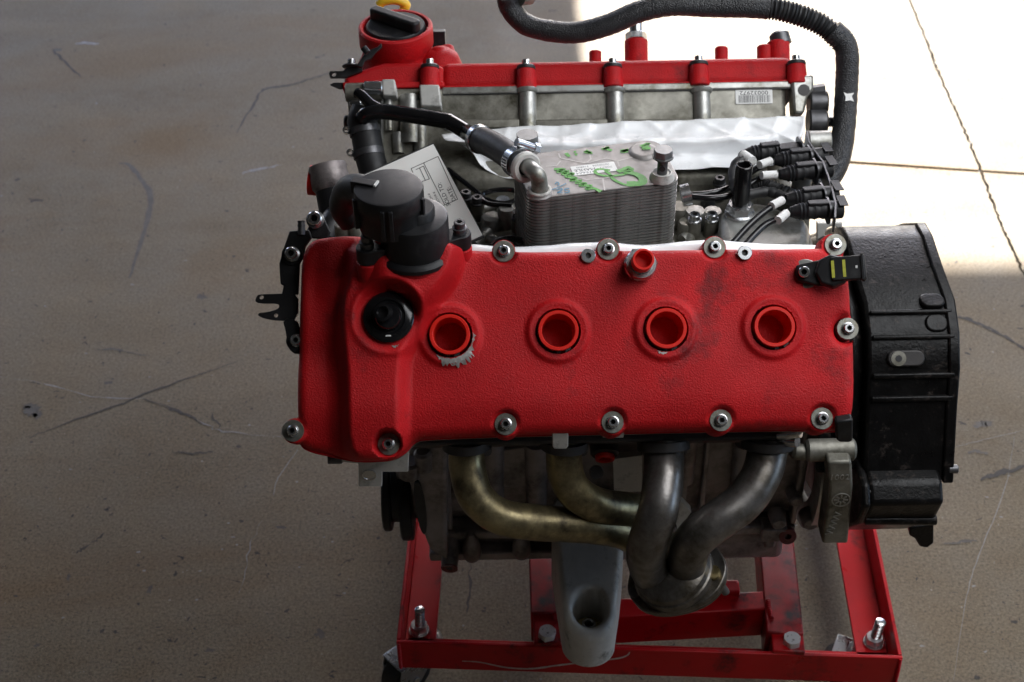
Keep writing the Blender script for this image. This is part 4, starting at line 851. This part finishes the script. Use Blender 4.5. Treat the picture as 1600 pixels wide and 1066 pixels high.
# ------------------------------------------------------------------ exhaust header
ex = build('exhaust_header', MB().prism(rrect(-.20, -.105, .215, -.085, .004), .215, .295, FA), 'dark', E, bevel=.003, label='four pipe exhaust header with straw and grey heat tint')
def px3(L): return [onY(x, y, z) for x, y, z in L]
RUN = [('pipe_gold', .0188, [(728, 682, -.262), (729, 705, -.268), (731, 735, -.28), (745, 778, -.298), (782, 807, -.305), (840, 817, -.30), (920, 822, -.285), (975, 832, -.27), (1010, 855, -.262)]),
       ('pipe_gold', .0188, [(882, 682, -.262), (881, 705, -.268), (884, 740, -.276), (900, 770, -.284), (935, 790, -.28), (985, 797, -.262), (1030, 805, -.24)]),
       ('pipe_grey', .0205, [(1036, 682, -.264), (1037, 710, -.275), (1036, 750, -.300), (1028, 800, -.325), (1013, 845, -.332), (1010, 875, -.325), (1024, 908, -.312)]),
       ('pipe_grey', .0205, [(1200, 680, -.262), (1199, 705, -.270), (1188, 745, -.295), (1160, 785, -.315), (1115, 818, -.33), (1084, 845, -.332), (1074, 875, -.325), (1068, 906, -.310)])]
for m, r, L in RUN:
    P = px3(L); build('exhaust_pipe', MB().tube(P, r, 24, 10), m, ex)
    build('pipe_flange', MB().ring(axis(P[0] + (P[1] - P[0]) * .55, P[1] - P[0]), r * .95, r * 1.32, -.006, .004, 32, .001), 'dark', ex)
FC = onY(1056, 900, -.312); up = Vector((-.46, -.16, 1)).normalized(); g = axis(FC, up) @ Matrix.Scale(.86, 4)
build('collector', MB().lathe([(.051, .002), (.051, .012), (.049, .0135), (.048, .022), (.040, .030), (.026, .034), (0, .036)], g, 40), 'pipe_grey', ex)
fl = smooth_poly([(-.064, -.012), (-.045, -.042), (0, -.052), (.045, -.044), (.066, -.014), (.064, .012), (.045, .044), (0, .054), (-.045, .044), (-.064, .012)], 2)
build('outlet_flange', MB().prism(fl, -.008, .002, g), 'pipe_grey', ex, bevel=.0015)
build('outlet_flange', MB().prism([(a * .95, b * .95) for a, b in fl], -.016, -.009, g), 'pipe_grey', ex, bevel=.0015)
p = g @ Vector((.048, -.012, .002)); build('flange_bolt', MB().lathe([(.0085, 0), (.0085, .004), (.006, .005), (0, .005)], axis(p, up), 20), 'yellow_zinc', ex)
p = g @ Vector((.050, -.016, -.012)); build('flange_stud', MB().cyl(p, p - up * .022, .0045, .0045, 14), 'dark_steel', ex)
p = g @ Vector((-.05, -.01, .002)); build('flange_bolt', MB().lathe([(.0085, 0), (.0085, .004), (.006, .005), (0, .005)], axis(p, up), 20), 'dark_steel', ex)
# things under the near cover
build('heat_tab', MB().prism(pb3([(863, 672), (888, 672), (888, 698), (885, 702), (866, 702), (863, 698)], -.305), -.305, -.302, FZ), 'alu_clean', E, bevel=.001)
p = onY(945, 712, -.25); sb = build('sensor_boss', MB().cyl(p + Vector((0, .04, .02)), p, .017, .015, 24, .002), 'dark', E)
build('sensor_boss_lug', MB().cyl(onY(932, 738, -.235), onY(932, 738, -.25), .008, .007, 16), 'dark', sb)
build('bolt_plate', MB().prism(pb3([(940, 670), (976, 670), (974, 684), (942, 684)], -.30), -.30, -.295, FZ), 'alu_clean', E)
q = Vector((0, -.80, .6)).normalized()
for a, b in (((1215, 680), (1250, 675)), ((1218, 688), (1246, 690))): build('exhaust_stud', MB().cyl(onY(*a, -.275), onY(*b, -.285), .007, .006, 10), 'steel', E)
for px in (706, 760, 860, 910, 1010, 1065, 1175): build('exhaust_stud', MB().cyl(onY(px, 690, -.25), onY(px, 706, -.272), .0055, .0055, 10), 'dark_steel', E)
# timing end below the near cover
lbk = build('lower_bracket', MB().prism(pb3([(556, 719), (640, 690), (638, 738), (597, 738), (597, 761), (560, 761), (560, 725), (530, 722), (530, 712)], -.30), -.30, -.292, FZ), 'alu_clean', E, bevel=.0012)
p = onY(577, 742, -.3); build('plug', MB().lathe([(.0072, 0), (.0072, .0012), (.0058, .0014), (.0056, .0006), (0, .0006)], axis(p, (0, -1, 0)), 28), 'steel', lbk)
p = onY(519, 716, -.30); build('bolt', MB().cyl(p - Vector((.004, 0, 0)), p + Vector((.01, 0, 0)), .006, .006, 12), 'dark_steel', lbk)
tcv = build('timing_cover', MB().prism(pb3([(640, 695), (700, 690), (700, 880), (672, 862), (655, 820), (640, 760)], -.175), -.175, .12, FZ), 'block', E, bevel=.006, seg=3)
bl = [onY(x, y, -.18) for x, y in ((655, 760), (666, 800), (668, 840))]
build('cover_slot', MB().prism(smooth_poly(pb3([(645, 758), (655, 752), (664, 785), (668, 830), (660, 838), (649, 800)], -.18), 2), -.18, -.17, FZ), 'ink', tcv)
for a, b, r in (((660, 705), (662, 735), .010), ((640, 720), (640, 745), .012)): build('cover_rib', MB().cyl(onY(*a, -.19), onY(*b, -.19), r, r, 16, .003), 'block', tcv)
for px, r, L, py in ((600, .042, .010, 775), (612, .036, .018, 768), (628, .048, .014, 782)):
    p = onY(px, py, -.13); build('pulley', MB().cyl(p, p + Vector((L, 0, 0)), r, r, 40, .002), 'plastic', E)
# engine mount arm (cast)
yA, zA, yB, zB = -.20, .345, -.302, .289
LX0, LX1 = onY(862, 845, yA).x, onY(986, 845, yA).x; EX0, EX1 = onplane(880, 1000, (0, yB, zB), UPZ).x, onplane(966, 1000, (0, yB, zB), UPZ).x
er = (EX1 - EX0) / 2; ecx = (EX0 + EX1) / 2; ecy = -.268
armP = smooth_poly([(LX0, -.13), (LX0 + .004, -.20)] + [(ecx + er * math.cos(R(t)), ecy + er * math.sin(R(t))) for t in range(180, 361, 15)] + [(LX1 - .010, -.215), (LX1, -.13)], 2)
HO = (ecx, ecy - .000, .0195)
def hArm(x, y, s):
    H = np.minimum(zA + (y - yA) * (zA - zB) / (yA - yB), .36) - .06 * np.maximum(0, (y + .26) / -1) * 0
    r = .007; dd = np.clip(-s, 0, r); H = H - r + np.sqrt(np.maximum(r * r - (r - dd) ** 2, 0))
    d = np.hypot(x - HO[0], y - HO[1]); H -= .003 * (1 - sst(.0195, .023, d)); H = np.where(d < HO[2], .264, H); return H
arm = build('mount_arm', relief(lambda x, y: sdpoly(armP, x, y), hArm, (min(LX0, EX0) - .01, -.34, max(LX1, EX1) + .01, -.12), .0016, .238, Matrix.Identity(4), [HO]), 'alu_clean', E, sharp=60, recalc=False, label='pale sand cast mount arm reaching out over the stand rail')
build('mount_bush', MB().ring(Matrix.Translation((HO[0], HO[1], .2645)), .007, .0165, 0, .006, 32, .001), 'yellow_zinc', arm); build('mount_bush', MB().ring(Matrix.Translation((HO[0], HO[1], .2645)), .0045, .008, .0, .014, 24, .001), 'steel', arm)
# pale plate glimpsed between the pipes
p4 = pb3([(958, 718), (1003, 712), (1003, 768), (960, 770)], -.165); build('side_plate', MB().prism(p4, -.165, -.155, FZ), 'alu_clean', E)
p5 = pb3([(1056, 775), (1080, 800), (1060, 830), (1050, 800)], -.20); build('side_plate', MB().prism(p5, -.20, -.19, FZ), 'alu_clean', E)
# ------------------------------------------------------------------ loose things on the engine
LB = ['red plastic plug in the well beside chipped paint, next to the black breather plug', 'red plastic plug in the second well from the timing end, over clean paint', 'red plastic plug in the third well, with a tiny paint chip under it', 'red plastic plug in the well nearest the black bell housing']
for (a, b), lb in zip(WELLS, LB):
    g = FA @ Matrix.Translation((a, b, 0)) @ Matrix.Rotation(random.uniform(-.4, .2), 4, 'Z')
    c = build('port_plug', MB().lathe([(0, .318), (.0150, .318), (.0160, .3600), (.0166, .3606), (.0192, .3606), (.0197, .3600), (.0197, .314), (0, .314)], g, 48), 'red_plug', label=lb, cat='plug', group='red plastic plugs in the spark plug wells')
    build('clip', MB().box((.0195, -.006, .350), (.0212, .000, .3565), g @ Matrix.Rotation(R(-40), 4, 'Z')), 'ink', c); build('clip', MB().box((.0195, -.002, .350), (.0212, .002, .3565), g @ Matrix.Rotation(R(-75), 4, 'Z')), 'ink', c)
p = Aw(1000, 415, .352) + NA * .018; ax = (NA + Vector((0, .1, .35))).normalized(); ax = NA
build('breather_cap', MB().lathe([(.0, .006), (.0078, .006), (.0080, .0195), (.0084, .020), (.0100, .020), (.0104, .0195), (.0104, .002), (.0, .002)], axis(p, ax), 36), 'red_plug', label='small red plastic cap on the hex breather fitting', cat='cap')
p = onY(945, 712, -.25); d = Vector((0, -.04, -.02)).normalized()
build('sensor_cap', MB().lathe([(0, -.002), (.007, -.002), (.0072, .003), (.0098, .003), (.0102, .002), (.0102, -.008), (0, -.008)], axis(p + d * .002, d), 28), 'red_plug', label='dark red plug in the sensor port under the near valve cover', cat='plug')

# chipped paint round the first well, under the separator
def chips(name, c, r0, r1, a0, a1, n=40, h=None):
    v, f = [], []
    for i in range(n + 1):
        t = R(a0 + (a1 - a0) * i / n); e = min(i, n - i) / n * 4; k = min(1, e) * random.uniform(.45, 1.1)
        for r in (r0 * random.uniform(.99, 1.03), r0 + (r1 - r0) * .5 * k, r0 + (r1 - r0) * k):
            x, y = c[0] + r * math.cos(t), c[1] + r * math.sin(t); v.append((x, y, 0))
    X = np.array(v); H = hA_(X[:, 0], X[:, 1], np.minimum(sdA(X[:, 0], X[:, 1]), 0)); H = np.maximum(H, .345)
    v = [FA @ Vector((x, y, hh + .0006)) for (x, y, _), hh in zip(v, H)]
    for i in range(n):
        for k in (0, 1): a = i * 3 + k; f.append((a, a + 1, a + 4, a + 3))
    build(name, MB().add(v, f), 'chip', vcA, recalc=False)
random.seed(11)
chips('bare_patch', WELLS[0], .0228, .0325, -125, -18); chips('bare_patch', WELLS[0], .0224, .0255, -22, 5, 14); chips('bare_patch', WELLS[2], .0226, .0262, -112, -88, 12)
chips('bare_patch', SEAT, .0275, .0305, -85, -70, 12)

# white film sheets over the intake ports
def sheet(name, rows, nx, ny, label, wr=.003, seed=1, **kw):
    rs = [spline(r, max(1, nx // (len(r) - 1))) for r in rows]; L = min(len(r) for r in rs); rs = [r[:L] for r in rs]; rg = np.random.default_rng(seed); v, f = [], []
    ph = rg.uniform(0, 6, 12); fr = rg.uniform(15, 190, 12); an = rg.uniform(0, 6, 12)
    for i in range(L):
        c = spline([r[i] for r in rs], ny)
        for p in c:
            q = sum(math.sin(fr[k] * (p.x * math.cos(an[k]) + (p.y + p.z) * math.sin(an[k])) + ph[k]) for k in range(12)) / 12
            q2 = (1 - abs(math.sin(38 * p.x + 60 * p.z + 2.2 * math.sin(33 * p.y + 9 * p.x)))) ** 4 + .8 * (1 - abs(math.sin(70 * p.x - 95 * p.z + 1.7 * math.sin(21 * p.x)))) ** 5
            v.append(p + Vector((0, -.6, .8)) * (wr * 2 * q + wr * .9 * q2))
    J = len(v) // L
    for i in range(L - 1):
        for j in range(J - 1): a = i * J + j; f.append((a, a + 1, a + J + 1, a + J))
    o = build(name, MB().add(v, f), 'film', recalc=False, sharp=180, label=label, cat='plastic sheet', **kw)
    s = o.modifiers.new('thickness', 'SOLIDIFY'); s.thickness = .0005; return o
TOPX = (690, 715, 745, 800, 870, 960, 1050, 1140, 1215, 1257)
r0 = [Bw(x, y, .0915) for x, y in zip(TOPX, (212, 208, 204, 199, 196, 192, 189, 185, 182, 180))]
r1 = [Bw(x, y, .100) for x, y in zip((692, 717, 748, 800, 870, 960, 1050, 1140, 1215, 1256), (216, 214, 215, 213, 212, 211, 209, 207, 205, 205))]
r2 = [Bw(x, y, z) for x, y, z in zip((700, 728, 760, 805, 870, 960, 1050, 1140, 1212, 1252), (221, 222, 227, 226, 226, 224, 222, 220, 214, 216), (.112, .115, .118, .118, .118, .118, .118, .116, .108, .104))]
r3 = [onY(x, y, z) for x, y, z in zip((722, 742, 765, 808, 870, 960, 1050, 1135, 1190, 1250), (226, 236, 254, 256, 250, 248, 245, 242, 238, 228), (.105, .100, .095, .09, .09, .09, .09, .09, .092, .10))]
r4 = [onY(x, y, z) for x, y, z in zip((740, 756, 785, 812, 870, 960, 1050, 1130, 1190, 1246), (240, 262, 276, 280, 276, 274, 266, 262, 262, 246), (.088, .075, .065, .06, .06, .06, .06, .06, .07, .085))]
sheet('plastic_sheet', [r0, r1, r2, r3, r4], 140, 8, 'crumpled white plastic sheet along the far cylinder head behind the oil cooler', .0036, 3)
NX = (715, 745, 790, 850, 900, 950, 1000, 1060, 1110, 1160, 1220, 1295)
n0 = [onY(x, y, -.150) for x, y in zip(NX, (384, 382, 386, 384, 380, 379, 383, 379, 375, 379, 382, 384))]
n1 = [onY(x, y, -.158) for x, y in zip(NX, (390, 388, 391, 389, 386, 385, 388, 385, 382, 385, 388, 389))]
n2 = [FA @ Vector((A(x, 392).x, .083, .316)) for x in NX]
sheet('plastic_sheet', [n0, n1, n2], 60, 4, 'narrow white plastic strip showing along the top edge of the near valve cover', .0012, 5)

# sale card
pc = onZ(748, 372, .675); nn = Vector((.05, -.55, .83)).normalized()
def cp_(px, py): return onplane(px, py, pc, nn)
a, b, c = cp_(677, 226), cp_(754, 368), cp_(585, 272)
cy = (a - b).normalized(); cx = (c - a); cx = (cx - cy * cx.dot(cy)); W = cx.length * 1.15; cx.normalize(); H = (a - b).length
cz_ = cy.cross(cx) if cy.cross(cx).dot(nn) > 0 else cx.cross(cy)
G = frame(b, cy, -cx if cy.cross(-cx).dot(nn) > 0 else cx, nn); sgn = -1 if cy.cross(-cx).dot(nn) > 0 else 1   # x along the long edge, y towards the card's inside * sgn
cw0, cw1 = (0, W) if sgn > 0 else (-W, 0)
cdx = build('sale_card', MB().prism([(0, cw0), (H, cw0), (H, cw1), (0, cw1)], 0, .0012, G), 'card', label='printed white sale card leaning in the valley behind the oil separator', cat='card')
build('card_backing', MB().prism([(-.002, cw0 - .001), (H + .002, cw0 - .001), (H + .002, cw1 + .003), (-.002, cw1 + .003)], -.003, -.0002, G), 'ink', cdx)
GI = G.inverted()
def ck(px, py): v = GI @ cp_(px, py); return (v.x, v.y)
def ln(p, q, wd=.0007):
    p, q = Vector((*ck(*p), .0014)), Vector((*ck(*q), .0014)); return MB().ribbon([G @ p, G @ q], wd, nn, 0, False)
def zc_(zx, zy): return (560 + zx / 5.923, 220 + zy / 5.923)
for p, q in (((488, 263), (737, 150)), ((737, 150), (918, 547)), ((918, 547), (785, 606)), ((605, 213), (800, 600)), ((530, 274), (602, 240)), ((602, 240), (657, 358)), ((657, 358), (585, 385)), ((565, 256), (620, 372)), ((488, 263), (505, 300))):
    build('printed_line', ln(zc_(*p), zc_(*q)), 'ink', cdx, recalc=False)
def ctext(s, zx0, zy0, zx1, zy1, size, m='ink'):
    p, q = Vector(ck(*zc_(zx0, zy0))), Vector(ck(*zc_(zx1, zy1))); d = (q - p).normalized(); mid = (p + q) / 2
    Mt = G @ frame((mid.x, mid.y, .0013), (d.x, d.y, 0), (-d.y, d.x, 0), (0, 0, 1)); text('card_text', s, size, Mt, m, cdx, .0001)
ctext('SOLD TO:', 822, 570, 762, 432, .0066); ctext('DATE:', 880, 540, 843, 455, .0066); ctext('TECTOR #', 752, 582, 700, 488, .0034); ctext('TION #', 690, 560, 655, 505, .0034)

# braided hose looping over the far cover
hp = [onY(792, -8, .24), onY(797, 12, .24), onY(818, 36, .23), onY(850, 47, .22), onY(900, 51, .21), onY(950, 39, .205), onY(1000, 18, .205), onY(1050, 8, .205), onY(1110, 10, .205), onY(1170, 11, .20), onY(1200, 13, .20)]
hs = build('wiring_hose', MB().tube(hp, .0128, 20, 10, rf=lambda a: 1 + .02 * math.sin(a * 2200)), 'braid', label='black braided hose arching over the far valve cover and down into the valley', cat='hose')
hc = [onY(1196, 13, .20), onY(1220, 16, .198), onY(1260, 28, .195), onY(1290, 43, .19), onY(1315, 66, .18)]
build('corrugated_sleeve', MB().tube(hc, .0118, 20, 24, rf=lambda a: 1 + .12 * math.sin(a * 1350)), 'rubber', hs)
hd_ = [onY(1300, 48, .186), onY(1318, 66, .18), onY(1324, 90, .172), onY(1322, 150, .15), onY(1318, 205, .12), onY(1310, 250, .09), onY(1290, 284, .065), onY(1268, 286, .06)]
build('braided_sleeve', MB().tube(hd_, .0136, 20, 12, rf=lambda a: 1 + .02 * math.sin(a * 2200)), 'braid', hs)
p = onY(1322, 158, .13); build('torn_label', MB().prism([(-.004, -.005), (.002, -.004), (.006, -.006), (.004, .001), (.007, .005), (-.001, .004), (-.005, .006), (-.003, 0)], 0, .0006, axis(p + Vector((0, -.007, .009)), (0, -.6, .8))), 'tape', hs)
build('hose_end', MB().cyl(onY(812, -4, .24), onY(828, -6, .25), .010, .010, 18), 'alu', hs)

# ------------------------------------------------------------------ the stand
ZB = .14
st = empty('engine_stand', (0, 0, 0), label='red steel engine stand of angle iron on castors under the engine', cat='engine stand')
fl_, fr_ = onZ(619, 1004, ZB), onZ(1411, 1029, ZB); bl_, br_ = onZ(640, 815, ZB), onZ(1370, 830, ZB)
fl_.z = fr_.z = bl_.z = br_.z = 0
def ext(a, b, L): d = (b - a).normalized(); return a + d * L
bl_, br_ = ext(fl_, bl_, .52), ext(fr_, br_, .52)
def angle(a, b, inward, z0=.09, z1=ZB, w=.045, t=.005, name='rail', fl=True):
    d = (b - a); L = d.length; d.normalize(); g = frame(Vector((a.x, a.y, 0)), d, inward, UPZ)
    o = build(name, MB().box((0, 0, z0), (L, t, z1), g), 'red_frame', st, bevel=.001)
    if fl: build('flange', MB().box((.001, t + .0003, z0), (L - .001, w, z0 + t), g), 'red_frame', o, bevel=.0008)
    return o, d
def perp(a, b, toward):
    d = (b - a).normalized(); n = Vector((-d.y, d.x, 0)); return n if n.dot(toward - a) > 0 else -n
cen = (fl_ + fr_ + bl_ + br_) / 4
angle(fl_, fr_, perp(fl_, fr_, cen)); 
angle(fl_ + (bl_ - fl_).normalized() * .006, bl_, perp(fl_, bl_, cen)); angle(fr_ + (br_ - fr_).normalized() * .006, br_, perp(fr_, br_, cen)); angle(bl_, br_, perp(bl_, br_, cen))
# chalk squiggle on the front rail
dF = (fr_ - fl_).normalized(); nF = perp(fl_, fr_, cen)
def rail_pt(px, py): return onplane(px, py, Vector((fl_.x, fl_.y, .1)) - nF * .0008, nF)
build('chalk_mark', MB().ribbon([rail_pt(x, y) for x, y in ((722, 1033), (750, 1035), (790, 1043), (830, 1045), (870, 1040), (920, 1034), (965, 1029), (980, 1024), (984, 1019))], .0032, nF, 6, True, .2), 'scratch', st, recalc=False)
# cradle: two tubes from the front rail back, with sleeves, a cross bar and blocks under the sump
def tube_bar(p0, p1, w, z0, z1, m, name):
    a, b = Vector((p0.x, p0.y, 0)), Vector((p1.x, p1.y, 0)); d = (b - a).normalized(); g = frame(a, d, UPZ.cross(d), UPZ)
    return build(name, MB().box((0, -w / 2, z0), ((b - a).length, w / 2, z1), g), m, st, bevel=.002)
zt = .150
rt0, rt1 = onZ(1233, 1018, zt - .004), onZ(1216, 860, zt - .004); tube_bar(rt0, ext(rt0, rt1, .42), .040, .098, zt - .004, 'red_frame', 'inner_tube')
s0, s1 = onZ(1227, 989, zt), onZ(1220, 895, zt); sl1 = tube_bar(s0, ext(rt0, rt1, .36), .046, .093, zt, 'red_worn', 'sleeve')
lt0, lt1 = onZ(856, 1005, zt - .004), onZ(851, 880, zt - .004); tube_bar(lt0, ext(lt0, lt1, .42), .034, .098, zt - .004, 'red_frame', 'inner_tube')
s0 = onZ(854, 957, zt); tube_bar(s0, ext(lt0, lt1, .36), .040, .093, zt, 'red_worn', 'sleeve')
k0, k1 = onZ(862, 955, zt - .002), onZ(1200, 937, zt - .002); tube_bar(k0, k1, .030, .095, zt - .002, 'red_frame', 'cross_bar')
k2, k3 = onZ(1060, 918, zt + .002), onZ(1155, 918, zt + .002); tube_bar(k2, k3, .02, .12, zt + .006, 'red_frame', 'stop_plate')
for (px, py) in ((1237, 1004), (855, 993)):
    p = onZ(px, py, zt - .004); put('bolt', 'stand_hex', lambda: hex_head(.0115, .009), 'zinc', axis(Vector((p.x, p.y, zt - .004)), UPZ) @ Matrix.Rotation(.25, 4, 'Z'), st)
for x, y in ((-.13, -.02), (.13, -.02), (-.13, .09), (.13, .09)): build('support_block', MB().box((x - .02, y - .02, zt - .01), (x + .02, y + .02, .262 if x < 0 else .226)), 'red_frame', st, bevel=.002)
def weld(pts, r=.0028):
    P = spline([Vector(p) for p in pts], 12)
    build('weld_bead', MB().tube(P, r, 8, 3, rf=lambda a: 1 + .25 * math.sin(a * 1900)), 'red_frame', st)
a, b = onZ(1200, 938, zt), onZ(1203, 966, zt); weld([(a.x, a.y, zt), (a.x - .001, a.y - .014, zt + .0005), (a.x, a.y - .030, zt)]); weld([(a.x - .001, a.y - .031, zt - .002), (a.x - .001, a.y - .031, .10)])
for c, s in ((fl_, 1), (fr_, -1)): weld([(c.x + s * .003, c.y + .0005, ZB - .001), (c.x + s * .003, c.y - .0015, .115), (c.x + s * .003, c.y - .001, .092)], .0022)
# castors and their studs
for i, (px, py, bolt) in enumerate(((655, 985, 'steel'), (1365, 1004, 'steel'))):
    p = onZ(px, py, .096); 
    for j, q in enumerate((p, p + (bl_ - fl_).normalized() * .44)):
        c = build('castor', MB().lathe([(.026, .052), (.030, .060), (.030, .074), (.024, .082), (.014, .087), (0, .088)], Matrix.Translation((q.x, q.y, 0)), 36), 'chrome', st)
        aw = Vector((-.75, -.66, 0)) if i == 0 else Vector((-.9, .43, 0)); aw.normalize(); sd = UPZ.cross(aw); g = frame(Vector((q.x, q.y, 0)) + aw * .026, aw, sd, UPZ)
        for s in (-1, 1): build('yoke', MB().prism([(-.035, .070), (.020, .066), (.024, .050), (.010, .024), (-.008, .024), (-.034, .056)], s * .0185 - .001, s * .0185 + .001, g @ frame((0, 0, 0), (1, 0, 0), (0, 0, 1), (0, -1, 0))), 'chrome', c, bevel=.0006)
        build('yoke_top', MB().box((-.035, -.0195, .066), (.022, .0195, .0685), g), 'chrome', c, bevel=.001)
        build('wheel', MB().lathe([(.006, -.014), (.030, -.014), (.034, -.010), (.034, .010), (.030, .014), (.006, .014)], g @ Matrix.Translation((0, 0, .034)) @ frame((0, 0, 0), (1, 0, 0), (0, 0, 1), (0, -1, 0)), 36), 'rubber', c)
        build('axle', MB().cyl(g @ Vector((0, -.022, .034)), g @ Vector((0, .022, .034)), .005, .005, 12), 'steel', c)
        if j == 0:
            b = build('stud', MB().tube([Vector((q.x, q.y, .09)), Vector((q.x + .003, q.y, .137))], .0060, 14, 150, rf=lambda a: 1 + .12 * math.sin(a * 3000)), 'steel', st)
            put('nut', 'stand_nut', lambda: hex_head(.0115, .010), 'zinc', axis(Vector((q.x, q.y, .098)), UPZ) @ Matrix.Rotation(.5 + i, 4, 'Z'), st)
            build('nut_washer', MB().lathe([(.0135, 0), (.0135, .002), (0, .002)], Matrix.Translation((q.x, q.y, .0955)), 28), 'steel', st)
